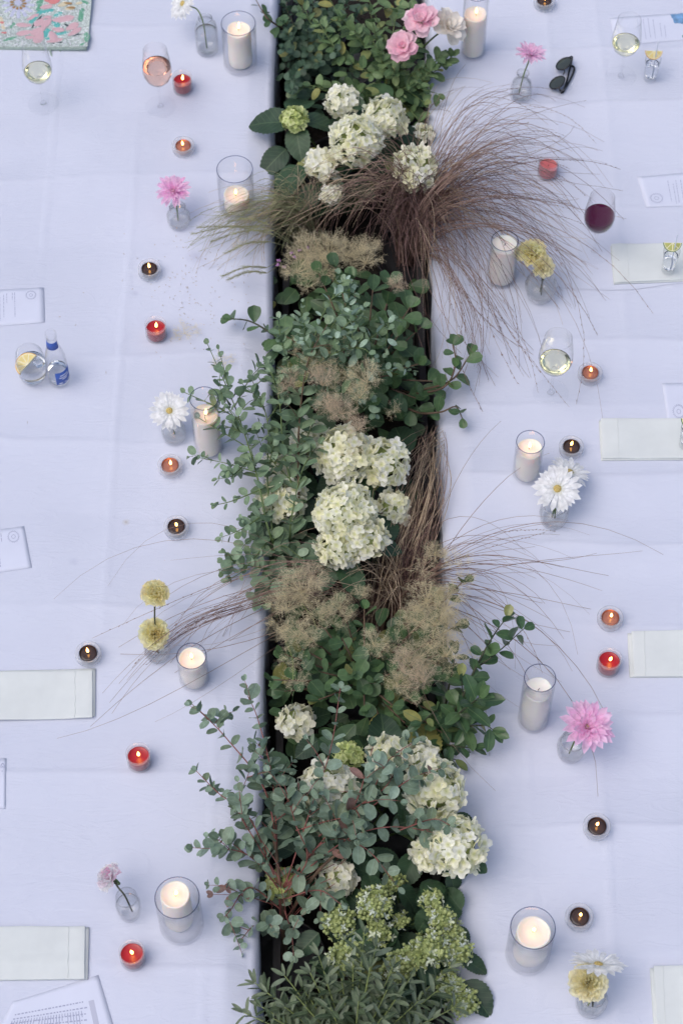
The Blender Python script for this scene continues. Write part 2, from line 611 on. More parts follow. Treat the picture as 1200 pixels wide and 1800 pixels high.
# fold lines of the cloths: (px0, py0, px1, py1, height, width)
FOLDS_L = [(0, 208, 480, 198, -0.0022, .10), (0, 326, 488, 312, 0.0060, .085), (0, 440, 480, 415, -0.003, .12), (0, 640, 480, 628, 0.0052, .11),
           (0, 782, 470, 790, 0.0042, .09), (0, 905, 470, 915, -0.003, .13), (0, 1070, 470, 1085, 0.0042, .11), (0, 1230, 470, 1225, -0.003, .12), (0, 1362, 470, 1372, 0.0045, .11),
           (0, 1540, 470, 1530, -0.0035, .13), (0, 1692, 460, 1712, 0.0055, .11), (0, 60, 480, 48, 0.004, .12)]
FOLDS_R = [(760, 35, 1200, 22, -0.002, .09), (770, 100, 1200, 96, 0.0042, .09), (770, 196, 1200, 190, 0.0058, .10), (770, 300, 1200, 292, -0.003, .12), (770, 385, 1200, 372, 0.0042, .10),
           (770, 600, 1200, 612, 0.0050, .09), (770, 716, 1200, 722, 0.0042, .085), (770, 842, 1200, 846, 0.0060, .085), (770, 960, 1200, 968, 0.0052, .085),
           (770, 1040, 1200, 1035, -0.003, .11), (770, 1105, 1200, 1108, 0.005, .09), (770, 1262, 1200, 1266, 0.0040, .10), (770, 1370, 1200, 1372, -0.003, .12), (770, 1460, 1200, 1462, 0.0055, .09),
           (770, 1570, 1200, 1562, -0.003, .12), (770, 1680, 1200, 1676, 0.004, .10)]
CROSS_L = [(197, .0022, .07), (30, -.002, .09), (390, -.0016, .1)]
CROSS_R = [(1022, .0024, .06), (1125, .0020, .07), (900, -.0016, .1)]


def fold_data(folds):
    out = []
    for (a, b, c, d, h, w) in folds:
        p, q = P(a, b), P(c, d)
        out.append((p.x, p.y, (q.y - p.y) / (q.x - p.x), h * 2.3, w))
    return out


FD = {-1: fold_data(FOLDS_L), 1: fold_data(FOLDS_R)}
CD = {-1: [(P(px, 900).x, h, w) for px, h, w in CROSS_L], 1: [(P(px, 900).x, h, w) for px, h, w in CROSS_R]}
_ph = [(U(1, 5), U(1, 5), U(0, 6), U(.0006, .0014)) for _ in range(9)]


def relief(side, x, y):
    """height of the cloth above the table, numpy arrays or floats"""
    z = 0.014 + 0 * x
    for (x0, y0, sl, h, w) in FD[side]:
        d = np.abs(y - y0 - sl * (x - x0) - 0.004 * np.sin(7 * x + y0 * 5) - 0.002 * np.sin(23 * x + y0))
        wob = 0.7 + 0.3 * np.sin(5 * x + 9 * y0)
        z = z + h * wob * np.maximum(0, 1 - d / w) ** 1.35
        if h > 0:
            z = z + 0.0032 * wob * np.exp(-(d / 0.0048) ** 2)
    for (x0, h, w) in CD[side]:
        d = np.abs(x - x0 - 0.004 * np.sin(4 * y))
        gate = 0.5 + 0.5 * np.tanh(3 * np.sin(2.1 * y + x0 * 9))
        z = z + h * gate * np.maximum(0, 1 - d / w) + gate * 0.0018 * np.exp(-(d / 0.0045) ** 2)
    for (a, b, c, h) in _ph:
        z = z + h * np.sin(a * 2.2 * x + b * 2.0 * y + c)
    return z


def cz(x, y):
    """height of the cloth top at a place, above the table"""
    s = -1 if x < 0 else 1
    z = float(relief(s, x, y))
    if s > 0 and on_upper(x, y):
        z += 0.0016
    return z


UPPER_EDGE = [P(730, 503), P(840, 507), P(921, 510), P(1090, 517), P(1200, 505), P(1300, 498), P(1500, 490)]


def upper_y(x):
    for a, b in zip(UPPER_EDGE, UPPER_EDGE[1:]):
        if x <= b.x or b is UPPER_EDGE[-1]:
            t = (x - a.x) / (b.x - a.x)
            t = t * t * (3 - 2 * t)
            return a.y + (b.y - a.y) * t
    return UPPER_EDGE[-1].y


def on_upper(x, y):
    return y > upper_y(x)


def cloth(side, y0, y1, mat_, lift=0.0, dy=0.0065, near_fn=None, drop=0.70):
    """cloth over one table: top, rolled edge and drop on the planter side and on the far side"""
    us = []                                         # (distance out from the inner edge, height)
    for i in range(18):
        us.append(('d', drop * (1 - i / 18) ** 1.0))
    for i in range(7):
        us.append(('r', i / 7 * math.pi / 2))
    nx = 150
    W = 1.30
    for i in range(nx + 1):
        us.append(('t', 0.02 + (i / nx) * W))
    for i in range(1, 7):
        us.append(('o', i / 6 * drop))
    rows = int((y1 - y0) / dy)
    Y = np.linspace(y0, y1, rows + 1)
    V = np.zeros((rows + 1, len(us), 3))
    rr = 0.018
    for j, (k, u) in enumerate(us):
        yy = Y.copy()
        ex = np.array([edge_x(side, y) for y in yy]) + 0.003 * np.sin(yy * 3.1 + side) + 0.002 * np.sin(yy * 11 + side)
        if k == 't':
            x = ex + side * u
            f = np.clip((u - 0.02) / 0.05, 0, 1)
        elif k == 'r':
            x = ex + side * (rr - rr * math.sin(u)) * -1 + side * 0.0
            x = ex + side * (0.02 - 0.02 * math.cos(math.pi / 2 - u))
            f = 0 * u
        elif k == 'd':
            x = ex + 0 * yy
            f = 0
        else:
            x = ex + side * (0.02 + W)
            f = 0
        if near_fn is not None:
            ys = np.array([near_fn(xx) for xx in x])
            yy = ys + (Y - y0) / (y1 - y0) * (y1 - ys)
        z = relief(side, x, yy) * f + 0.004 * (1 - f)
        if k == 'd':
            fold = 0.006 * np.sin(yy * 19 + side) * min(1, u / 0.25) + 0.004 * np.sin(yy * 43 + 2) * min(1, u / 0.3)
            x = x + fold - side * 0.0
            z = z - 0.02 - u
        elif k == 'r':
            z = z - 0.02 * (1 - math.sin(u)) ** 1.0
        elif k == 'o':
            z = z - u
        V[:, j, 0] = x
        V[:, j, 1] = yy
        V[:, j, 2] = T + z + lift
    n, m_ = V.shape[0], V.shape[1]
    idx = np.arange(n * m_).reshape(n, m_)
    q = np.stack([idx[:-1, :-1], idx[:-1, 1:], idx[1:, 1:], idx[1:, :-1]], -1).reshape(-1, 4)
    if side < 0:
        q = q[:, ::-1]
    me = bpy.data.meshes.new('tablecloth')
    me.vertices.add(n * m_)
    me.vertices.foreach_set('co', V.reshape(-1))
    me.loops.add(q.size)
    me.loops.foreach_set('vertex_index', np.ascontiguousarray(q).reshape(-1).astype(np.int32))
    me.polygons.add(len(q))
    me.polygons.foreach_set('loop_start', np.arange(0, q.size, 4, dtype=np.int32))
    me.polygons.foreach_set('use_smooth', np.ones(len(q), dtype=bool))
    me.materials.append(mat_)
    me.update(calc_edges=True)
    me.validate()
    return link('tablecloth', me)


CL = (0.61, 0.64, 0.75, 1)


def sp(px, py, r0, r1, c, a):
    p = P(px, py, 0.006)
    return ((p.x, p.y, p.z), r0, r1, c, a)


mcl = cloth_mat('left_linen', CL, [sp(222, 919, .001, .005, lin(140, 125, 100), .55), sp(222, 919, .004, .011, lin(190, 185, 180), .5),
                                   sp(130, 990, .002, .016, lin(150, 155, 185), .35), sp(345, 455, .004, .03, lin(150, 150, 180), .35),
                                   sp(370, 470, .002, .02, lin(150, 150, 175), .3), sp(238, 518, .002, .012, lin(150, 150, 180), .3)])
mcr = cloth_mat('right_linen', CL)
tag(cloth(-1, 0.95, 4.75, mcl), 'creased white tablecloth with small stains on the table left of the plants', 'tablecloth')
y_low = max(p.y for p in UPPER_EDGE) + 0.10
tag(cloth(1, 0.95, y_low, mcr), 'creased white tablecloth under candles and gerberas, its far end tucked beneath another cloth', 'tablecloth')
tag(cloth(1, 3.0, 4.75, mcr, lift=0.0016, near_fn=upper_y), 'white tablecloth overlapping another cloth, with sunglasses and red wine on it', 'tablecloth')

# planter trough between the tables: long boards on both sides, ends and a floor; dark soil
tr = thing('planter_trough', 'long dark wooden trough filled with plants between the two white tables', 'planter', (0, 2.8, 0.0))
SOIL = -0.20
for s in (-1, 1):
    for k, (z0, z1) in enumerate(((.30, .415), (.42, .535), (.54, .655))):
        mb = MB()
        ya, yb = 0.98, 4.72
        xa, xb = edge_x(s, ya) - s * 0.022, edge_x(s, yb) - s * 0.022
        t_ = -s * 0.016
        mb.add([(xa, ya - 2.8, z0), (xb, yb - 2.8, z0), (xb + t_, yb - 2.8, z0), (xa + t_, ya - 2.8, z0), (xa, ya - 2.8, z1), (xb, yb - 2.8, z1), (xb + t_, yb - 2.8, z1), (xa + t_, ya - 2.8, z1)],
               [(3, 2, 1, 0), (4, 5, 6, 7), (0, 1, 5, 4), (1, 2, 6, 5), (2, 3, 7, 6), (3, 0, 4, 7)])
        link('side_board', mb.mesh('side_board', M['trough'], False), tr)
mb = MB().box((-.26, -1.9, .28), (.26, 1.9, .295))
link('trough_floor', mb.mesh('trough_floor', M['trough'], False), tr)
for yy in (0.965, 4.735):
    mb = MB().box((edge_x(-1, yy) + .025, yy - 2.8 - .008, .30), (edge_x(1, yy) - .025, yy - 2.8 + .008, .655))
    link('end_board', mb.mesh('end_board', M['trough'], False), tr)
for yy in np.linspace(1.2, 4.5, 5):
    for s in (-1, 1):
        mb = MB().box((edge_x(s, yy) - s * .06 - .015, yy - 2.815, .0), (edge_x(s, yy) - s * .06 + .015, yy - 2.785, .28))
        link('leg', mb.mesh('leg', M['trough'], False), tr)
# soil
nx, ny = 22, 180
mb = MB()
for j in range(ny + 1):
    yy = 0.99 + (4.71 - 0.99) * j / ny
    xa, xb = edge_x(-1, yy) + .042, edge_x(1, yy) - .042
    for i in range(nx + 1):
        x = xa + (xb - xa) * i / nx
        mb.v.append((x, yy, T + SOIL - 0.03 + 0.02 * noise.noise((x * 14, yy * 14, 0)) + 0.008 * noise.noise((x * 60, yy * 60, 3))))
for j in range(ny):
    for i in range(nx):
        a = j * (nx + 1) + i
        mb.f.append((a, a + 1, a + nx + 2, a + nx + 1))
o = link('soil', mb.mesh('soil', M['soil']))
o['kind'] = 'structure'

# ------------------------------------------------------------------ things on the tables
def on(px, py):
    p = P(px, py)
    z = cz(p.x, p.y)
    p = P(px, py, z)
    return Vector((p.x, p.y, T + cz(p.x, p.y) + 0.0006))


def flame_parts(parent, loc, s=1.0, tilt=0.0):
    mb = MB().tube([(0, 0, -.002), (0.0003, 0, .004), (0.0012, 0, .0085)], [.0009, .0008, .0007], 6)
    link('wick', mb.mesh('wick', M['wick']), parent, loc)
    prof = [(0, 0), (.0016, .001), (.0030, .0035), (.0035, .0065), (.0030, .0105), (.0018, .0155), (.0008, .0195), (0, .022)]
    mb = MB().lathe([(r * s * 1.0, z * s) for r, z in prof], 14)
    o = link('flame', mb.mesh('flame', M['flame']), parent, (loc[0] + .001, loc[1], loc[2] + .0055))
    o.rotation_euler = (U(-.12, .12), U(-.12, .12) + tilt, 0)


def shell(r, h, w, base, taper=0.0, lip=0.0):
    """closed profile of a straight glass"""
    rt = r + taper
    return [(0, 0), (r * .93, 0), (r * .985, .0012), (r, .004), ((r + rt) / 2, h * .5), (rt, h - .002), (rt + lip, h - .0008), (rt + lip - w * .5, h), (rt - w, h - .0012),
            ((r + rt) / 2 - w, h * .5), (r - w, base + .004), (r - w - .003, base + .0006), (0, base)]


def hurricane(px, py, r, h, ch, cr, lit, label, clabel, off=(0, 0), taper=0.0, melt=0.004):
    p = on(px, py)
    v = thing('hurricane_glass', label, 'candle holder', p, 'glass hurricane candle holders')
    mb = MB().lathe(shell(r, h, .0024, .007, taper), 56)
    link('cylinder', mb.mesh('cylinder', M['glass']), v)
    ring = [Vector(((r + taper - .0012) * math.cos(2 * math.pi * k / 40), (r + taper - .0012) * math.sin(2 * math.pi * k / 40), h + .0002)) for k in range(41)]
    link('rim', MB().tube(ring, .0011, 6, False).mesh('rim', M['glass_rim']), v)
    c = thing('pillar_candle', clabel, 'candle', p + Vector((off[0], off[1], .0076)), 'white pillar candles')
    prof = [(0, 0), (cr * .97, 0), (cr, .002)]
    for k in range(1, 6):
        prof.append((cr * (1 + U(-.006, .006)), ch * k / 6))
    prof += [(cr * 1.0, ch - .004), (cr * .985, ch - .001), (cr * .95, ch), (cr * .88, ch - .0012), (cr * .78, ch - melt), (cr * .4, ch - melt * 1.1), (0, ch - melt * 1.1)]
    mb = MB().lathe(prof, 48)
    mb.v = [(x * (1 + .012 * math.sin(3 * math.atan2(y, x) + px)), y * (1 + .012 * math.sin(3 * math.atan2(y, x) + px)), z + (.0016 * math.sin(2 * math.atan2(y, x) + px) if z > ch - .0035 else 0)) for x, y, z in mb.v]
    link('wax', mb.mesh('wax', M['wax']), c)
    if lit:
        flame_parts(c, (U(-.002, .002), U(-.002, .002), ch - melt * 1.1 + .001), 1.0)
    else:
        w = MB().tube([(0, 0, -.001), (0.001, 0, .004), (.003, .001, .007)], .0008, 6)
        link('wick', w.mesh('wick', M['wick']), c, (0, 0, ch - melt * 1.1))
    return v


HUR = [
    (423, 113, .0455, .150, .118, .031, 1, 'glass cylinder with a lit candle beside the ribbed bottle vase, far left table', 'lit white pillar candle in the glass beside the bottle vase with drooping daisy', (0, .004), 0),
    (417, 367, .0455, .150, .046, .032, 1, 'wide glass cylinder holding a burnt-down candle, beside the pink chrysanthemum on the left', 'short burnt-down pillar candle deep in a wide glass near the far hydrangeas', (0, .002), 0),
    (367, 788, .0335, .205, .135, .030, 1, 'tall narrow glass with lit candle right of the white gerbera, behind eucalyptus twigs', 'lit tall white candle partly behind eucalyptus twigs left of the plants', (0, 0), 0),
    (830, 93, .0330, .215, .132, .030, 1, 'tall narrow glass with lit candle right of the pink and white roses', 'lit tall white candle standing right of the roses', (0, 0), 0),
    (880, 489, .0365, .145, .124, .031, 0, 'glass with unlit candle behind brown grass, left of two yellow carnations', 'unlit white candle behind brown grass blades, left of two yellow carnations', (0, 0), -.003),
    (924, 834, .0325, .130, .096, .0292, 1, 'glass with lit candle just behind the white gerberas on the right', 'lit white candle just behind the white gerberas, next to a dark tealight', (0, 0), .0005),
    (342, 1194, .0330, .108, .088, .0295, 1, 'low glass with lit candle right of the two yellow carnations on the left', 'lit white candle right of the two yellow carnations on the left table', (0, 0), 0),
    (936, 1265, .0335, .198, .138, .030, 0, 'tall narrow glass with unlit candle left of the large pink dahlia', 'unlit tall white candle left of the large pink dahlia', (0, 0), .0006),
    (320, 1627, .0455, .152, .132, .0300, 1, 'wide glass cylinder with lit candle, nearest one on the left table', 'lit white candle in the wide glass nearest the bottom on the left table', (-.006, .012), 0),
    (926, 1679, .0455, .152, .112, .0345, 1, 'wide glass cylinder with lit candle, nearest one on the right table', 'lit thick white candle in the wide glass nearest the bottom on the right table', (.004, .004), 0),
]
for (px, py, r, h, ch, cr, lit, la, lb, off, tp) in HUR:
    hurricane(px, py, r, h, ch, cr, lit, la, lb, off, tp)

# tealights in pressed glass cups
cup = MB().lathe([(0, 0), (.0225, 0), (.0245, .0015), (.0265, .006), (.0275, .016), (.0277, .0225), (.0268, .0245), (.0255, .0250), (.0225, .0240), (.0208, .0225), (.0205, .012), (.0200, .0080), (0, .0078)], 64, flute=.012, nfl=32, f_lo=.004, f_hi=.02)
cup_me = cup.mesh('cup', M['glass_thick'])
tin = {}
for k, mname in (('dark', 'cup_dark'), ('copper', 'copper')):
    t_ = MB().lathe([(0, 0), (.0188, 0), (.0192, .001), (.0195, .0135), (.0198, .0142), (.0192, .0142), (.0188, .0130), (.0184, .0095), (0, .0094)], 40)
    tin[k] = t_.mesh('tin_cup', M[mname])
pool = {}
for k, mname in (('dark', 'wax_dark'), ('copper', 'copper_wax')):
    pool[k] = MB().lathe([(.0183, .0098), (.017, .0106), (.012, .0104), (.005, .0108), (0, .0108)], 32).mesh('wax', M[mname])
TEA = [
    (323, 266, 'copper', 'copper tealight alone between the red jar candle and the pink chrysanthemum, left', ),
    (264, 482, 'dark', 'dark tealight above the red jar candle near the glass bottle, left table'),
    (300, 826, 'copper', 'copper tealight just below the white gerbera on the left table'),
    (311, 934, 'dark', 'dark tealight in line above the left yellow carnations, beside eucalyptus tips'),
    (157, 1156, 'dark', 'dark tealight left of the two yellow carnations, just above a folded napkin'),
    (955, 10, 'dark', 'dark tealight at the far end of the right table, cut by the top edge'),
    (1035, 664, 'copper', 'bright copper tealight right of the wine glass among the grass tips'),
    (1002, 794, 'dark', 'dark tealight beside the lit candle behind the right white gerberas'),
    (1070, 1094, 'copper', 'bright copper tealight just above the red jar candle on the right'),
    (1047, 1458, 'dark', 'dark tealight alone below the large pink dahlia on the right'),
    (1016, 1618, 'dark', 'dark tealight right of the nearest wide candle glass on the right'),
]
for (px, py, k, la) in TEA:
    p = on(px, py)
    hname = la.replace('copper tealight', 'pressed glass cup of the copper tealight').replace('dark tealight', 'pressed glass cup of the dark tealight')
    hname = ' '.join(hname.split()[:16])
    h_ = tag(link('tealight_cup', cup_me, None, p), hname, 'tealight holder', 'pressed glass tealight cups')
    h_.rotation_euler.z = U(0, 6)
    h_.scale = (1.06, 1.06, 1.06)
    t_ = thing('tealight', la, 'tealight', p + Vector((0, 0, .0082)), 'lit tealights')
    link('tin_cup', tin[k], t_)
    link('wax', pool[k], t_)
    flame_parts(t_, (U(-.002, .002), U(-.001, .002), .0105), .85)

# red candles in ribbed jars
jar_prof = [(0, 0), (.0235, 0), (.0252, .002), (.0258, .006), (.0258, .036), (.0250, .039), (.0238, .0410), (.0240, .0425), (.0262, .0440), (.0266, .0490), (.0258, .0508), (.0246, .0505), (.0232, .0480), (.0222, .0420), (.0232, .0380), (.0236, .0340), (.0236, .0090), (.0222, .0062), (0, .0060)]
jar_me = MB().lathe(jar_prof, 84, flute=.014, nfl=28, f_lo=.005, f_hi=.037).mesh('glass_jar', M['glass_jar'])
wax_me = {}
for k, mname in (('red', 'wax_red'), ('salmon', 'wax_salmon')):
    wax_me[k] = MB().lathe([(0, .0064), (.0218, .0064), (.0232, .0090), (.0232, .0330), (.0228, .0350), (.0215, .0340), (.018, .0330), (.008, .0325), (0, .0325)], 40).mesh('wax', M[mname])
JARS = [
    (322, 158, 'red', 1, 'lit red candle jar beside the glass of rose wine'),
    (276, 592, 'red', 1, 'lit red candle jar above the left white gerbera, right of the glass bottle'),
    (246, 1342, 'red', 1, 'lit red candle jar below the left yellow carnations and napkin'),
    (235, 1688, 'red', 1, 'lit red candle jar between the nearest left napkin and wide candle glass'),
    (1067, 1175, 'red', 1, 'lit red candle jar on the right table beside a folded napkin'),
    (961, 307, 'salmon', 0, 'unlit salmon pink candle jar behind grass blades on the right table'),
]
for (px, py, k, lit, la) in JARS:
    p = on(px, py)
    t_ = thing('jar_candle', la, 'candle', p, 'jar candles')
    j = link('glass_jar', jar_me, t_)
    j.rotation_euler.z = U(0, 6)
    link('wax', wax_me[k], t_)
    if lit:
        flame_parts(t_, (0, 0, .0328), .95)
    else:
        link('wick', MB().tube([(0, 0, 0), (0.0005, 0, .005)], .0008, 6).mesh('wick', M['wick']), t_, (0, 0, .0320))

# wine glasses
bowl_out = [(0, .0850), (.004, .0853), (.012, .0880), (.022, .0960), (.031, .1080), (.0365, .1220), (.0385, .1360), (.0375, .1540), (.0348, .1760), (.0318, .1980), (.0308, .2080)]
W_ = .0011
bowl_in = [(max(r - W_, 0), z + (.0012 if z < .1 else .0004)) for r, z in bowl_out]
bowl_in[0] = (0, .0866)
bowl_me = MB().lathe(bowl_out + [(.0303, .2088)] + [(.0297, .2080)] + list(reversed(bowl_in[:-1])), 56).mesh('bowl', M['glass'])
stem_me = MB().lathe([(0, .0042), (.0085, .0043), (.0055, .0065), (.0036, .011), (.0030, .020), (.0028, .045), (.0030, .065), (.0042, .0780), (.0060, .0840), (0, .0846)], 24).mesh('stem', M['glass'])
foot_me = MB().lathe([(0, 0), (.0385, 0), (.0398, .0007), (.0400, .0012), (.0385, .0020), (.025, .0026), (.012, .0034), (.0088, .0040), (0, .0040)], 56).mesh('foot', M['glass_foot'])


def inner_r(z):
    pr = bowl_in
    for (a, b) in zip(pr, pr[1:]):
        if a[1] <= z <= b[1]:
            return a[0] + (b[0] - a[0]) * (z - a[1]) / (b[1] - a[1])
    return pr[-1][0]


def wine_glass(px, py, level, mname, label, s=1.0):
    p = on(px, py)
    t_ = thing('wine_glass', label, 'wine glass', p, 'stemmed wine glasses')
    t_.scale = (s, s, s)
    link('foot', foot_me, t_)
    link('stem', stem_me, t_)
    link('bowl', bowl_me, t_)
    prof = [(0, .0868)]
    for k in range(1, 13):
        z = .0868 + (level - .0868) * k / 12
        prof.append((inner_r(z) - .0005, z))
    r = prof[-1][0]
    prof += [(r - .0006, level - .0002), (r * .8, level - .0006), (0, level - .0006)]
    link('wine', MB().lathe(prof, 56).mesh('wine', M[mname]), t_)


wine_glass(77, 183, .124, 'white_wine', 'glass of white wine in front of the beaded floral bag')
wine_glass(283, 188, .152, 'rose_wine', 'glass of pale pink rose wine beside a red candle jar')
wine_glass(1090, 135, .126, 'white_wine', 'glass of white wine standing by the menu card with blue watercolour')
wine_glass(1043, 443, .142, 'red_wine', 'glass of dark red wine on the right table')
wine_glass(967, 692, .122, 'white_wine', 'glass of white wine left of a copper tealight, among grass tips', 1.06)

# tumbler with lemon and ice
p = on(60, 664)
t_ = thing('tumbler', 'round tumbler of water with lemon and ice beside the glass bottle', 'drinking glass', p)
out_ = [(0, 0), (.022, 0), (.0255, .002), (.0300, .010), (.0345, .026), (.0365, .045), (.0360, .065), (.0340, .085), (.0318, .098), (.0310, .1)]
in_ = [(r - .0014, z) for r, z in out_[3:-1]]
link('glass_body', MB().lathe(out_ + [(.0303, .1005), (.0297, .0995)] + list(reversed(in_)) + [(.024, .0066), (0, .0062)], 56).mesh('glass_body', M['glass']), t_)
link('water', MB().lathe([(0, .0066), (.0235, .0070), (.0283, .0105), (.0328, .0262), (.0348, .0452), (.0345, .062), (.0335, .0628), (0, .0626)], 48).mesh('water', M['water']), t_)
M['citrus_flesh'] = mat('lemon_flesh', lin(232, 214, 140), 0.35, var=0.12, vscale=160, trans=.2)
M['citrus_pith'] = mat('lemon_pith', lin(238, 232, 200), 0.5)
M['lemon_rind'] = mat('lemon_rind', lin(218, 172, 80), 0.5, var=.08)
M['lime_rind'] = mat('lime_rind', lin(96, 128, 62), 0.45, var=.1)
M['lime_flesh'] = mat('lime_flesh', lin(190, 192, 110), 0.35, var=0.15, vscale=160, trans=.2)


def citrus(name, label, cat_, p, d, n, r, flesh, rind, half=True, th=.006, wedges=5):
    """half slice: rind rim, pith, and separate flesh wedges"""
    t_ = thing(name, label, cat_, p)
    t_.matrix_basis = frame(p, d, n, 1)
    span = math.pi if half else 2 * math.pi
    mb, mp_ = MB(), MB()
    K = 20
    for rad0, rad1, target, z in ((r * .93, r, mb, th), (0, r * .93, mp_, th * .96)):
        vs, fs = [], []
        for k in range(K + 1):
            a = span * k / K
            c_, s_ = math.cos(a), math.sin(a)
            vs += [(rad0 * c_, rad0 * s_, -z / 2), (rad1 * c_, rad1 * s_, -z / 2), (rad1 * c_, rad1 * s_, z / 2), (rad0 * c_, rad0 * s_, z / 2)]
        for k in range(K):
            b0, b1 = 4 * k, 4 * k + 4
            for e in range(4):
                e2 = (e + 1) % 4
                fs.append((b0 + e, b0 + e2, b1 + e2, b1 + e))
        fs += [(3, 2, 1, 0), (4 * K, 4 * K + 1, 4 * K + 2, 4 * K + 3)]
        target.add(vs, fs)
    link('rind', mb.mesh('rind', M[rind], False), t_)
    link('pith', mp_.mesh('pith', M['citrus_pith'], False), t_)
    for k in range(wedges):
        a0 = span * (k + .07) / wedges
        a1 = span * (k + .93) / wedges
        vs, fs = [], []
        c0 = Vector((math.cos((a0 + a1) / 2), math.sin((a0 + a1) / 2), 0)) * r * .1
        for z in (-th * .53, th * .53):
            vs.append((c0.x, c0.y, z))
            for q in range(6):
                a = a0 + (a1 - a0) * q / 5
                vs.append((r * .86 * math.cos(a), r * .86 * math.sin(a), z))
        fs = [tuple(reversed(range(7))), tuple(range(7, 14))] + [(q, (q + 1) % 7, (q + 1) % 7 + 7, q + 7) for q in range(7)]
        link('flesh_segment', MB().add(vs, fs).mesh('flesh_segment', M[flesh], False), t_)
    return t_


citrus('lemon_slice', 'half lemon slice floating in the round tumbler', 'lemon slice', p + Vector((-.006, -.006, .060)), (.55, .6, .25), (-.25, -.45, .85), .030, 'citrus_flesh', 'lemon_rind', th=.009)


def ice(p, s, label):
    mb = MB().box((-s, -s, -s), (s, s, s))
    me = mb.mesh('ice_cube', M['water'], False)
    o = tag(link('ice_cube', me, None, p), label, 'ice cube')
    bv = o.modifiers.new('round', 'BEVEL')
    bv.width = s * .3
    bv.segments = 3
    o.rotation_euler = (U(-.4, .4), U(-.4, .4), U(0, 1.5))


ice(p + Vector((.016, .006, .052)), .0095, 'clear ice cube beside the lemon slice in the tumbler')

# bottle
p = on(105, 669)
t_ = thing('glass_bottle', 'small clear glass bottle with blue labels beside the tumbler', 'bottle', p)
bo = [(0, .002), (.018, 0), (.0232, .0015), (.0250, .006), (.0252, .030), (.0252, .080), (.0240, .098), (.0205, .118), (.0160, .136), (.0130, .150), (.0122, .168), (.0122, .176), (.0138, .178), (.0140, .186), (.0132, .190)]
bi = [(r - .0022, z) for r, z in bo[4:-1]]
link('glass_body', MB().lathe(bo + [(.0120, .1915), (.0108, .190)] + list(reversed(bi)) + [(.0215, .0085), (0, .0070)], 48).mesh('glass_body', M['glass']), t_)
link('water', MB().lathe([(0, .0074), (.0212, .0090), (.0226, .030), (.0226, .052), (.022, .0528), (0, .0525)], 40).mesh('water', M['water']), t_)
M['label_blue'] = mat('blue_label', lin(62, 96, 178), 0.5, var=.08, vscale=90)
M['label_white'] = mat('label_white', lin(225, 228, 238), 0.6)


def wrap(r0, r1, z0, z1, a0, a1, th=.0004, K=16):
    mb = MB()
    vs, fs = [], []
    for k in range(K + 1):
        a = a0 + (a1 - a0) * k / K
        for (rr, z) in ((r0, z0), (r1, z1), (r1 + th, z1), (r0 + th, z0)):
            vs.append((rr * math.cos(a), rr * math.sin(a), z))
    for k in range(K):
        for e in range(4):
            e2 = (e + 1) % 4
            fs.append((4 * k + e, 4 * k + e2, 4 * k + 4 + e2, 4 * k + 4 + e))
    fs += [(3, 2, 1, 0), (4 * K, 4 * K + 1, 4 * K + 2, 4 * K + 3)]
    return mb.add(vs, fs)


lb = link('body_label', wrap(.0254, .0254, .018, .064, R(-95), R(15)).mesh('body_label', M['label_blue']), t_)
link('neck_label', wrap(.0148, .0126, .142, .166, R(-175), R(-20)).mesh('neck_label', M['label_blue']), t_)
mb = MB()
for (z, a0, a1) in ((.050, -70, -20), (.042, -75, -12), (.036, -62, -30), (.022, -80, -60), (.022, -50, -36), (.023, -28, -8)):
    mb.merge(wrap(.02595, .02595, z, z + .003, R(a0), R(a1), .0002, 6))
pr = link('print', mb.mesh('print', M['label_white']), lb)
pr['kind'] = 'stuff'

# shot glasses with citrus and a stirrer
M['straw'] = mat('clear_stick', (.75, .8, .88, 1), 0.25, trans=.5)
shot_o = [(0, 0), (.0150, 0), (.0162, .002), (.0172, .020), (.0190, .050), (.0212, .078)]
shot_me = MB().lathe(shot_o + [(.0206, .0788), (.0200, .078), (.0176, .050), (.0158, .022), (.0140, .0140), (0, .0125)], 44).mesh('glass_body', M['glass'])
water_me = MB().lathe([(0, .0130), (.0138, .0145), (.0155, .0222), (.0172, .050), (.0176, .0580), (.0168, .0584), (0, .0582)], 36).mesh('drink', M['water'])


def shot(px, py, flesh, rind, label, clabel, slabel, up=0.0):
    p = on(px, py) + Vector((0, 0, up))
    t_ = thing('shot_glass', label, 'shot glass', p, 'shot glasses with citrus')
    link('glass_body', shot_me, t_)
    link('drink', water_me, t_)
    citrus('citrus_slice', clabel, 'citrus slice', p + Vector((0, .012, .0935)), (-1, 0, .03), (.05, -.6, .8), .0225, flesh, rind, th=.006, wedges=4)
    s = MB().tube([(0, 0, 0), (.001, .001, .05), (.0025, .003, .125)], .0013, 8)
    tag(link('stirrer', s.mesh('stirrer', M['straw']), None, p + Vector((.003, -.004, .0160))), slabel, 'stirrer')


shot(1141, 140, 'citrus_flesh', 'lemon_rind', 'shot glass right of the far white wine glass', 'lemon half slice on the shot glass by the far white wine', 'thin clear stirrer in the shot glass by the far white wine')
shot(1172, 480, 'lime_flesh', 'lime_rind', 'shot glass standing on a folded napkin right of the red wine', 'lime half slice on the shot glass standing right of the red wine', 'thin clear stirrer in the shot glass right of the red wine', .0098)
shot(1203, 787, 'lime_flesh', 'lime_rind', 'shot glass at the right edge beside the napkin nearest the copper tealight', 'lime half slice on the shot glass cut by the right edge', 'thin clear stirrer in the shot glass cut by the right edge', .0098)

# ------------------------------------------------------------------ paper, napkins
def quad_pt(c, u, v):
    a = c[0].lerp(c[1], u)
    b = c[3].lerp(c[2], u)
    return a.lerp(b, v)


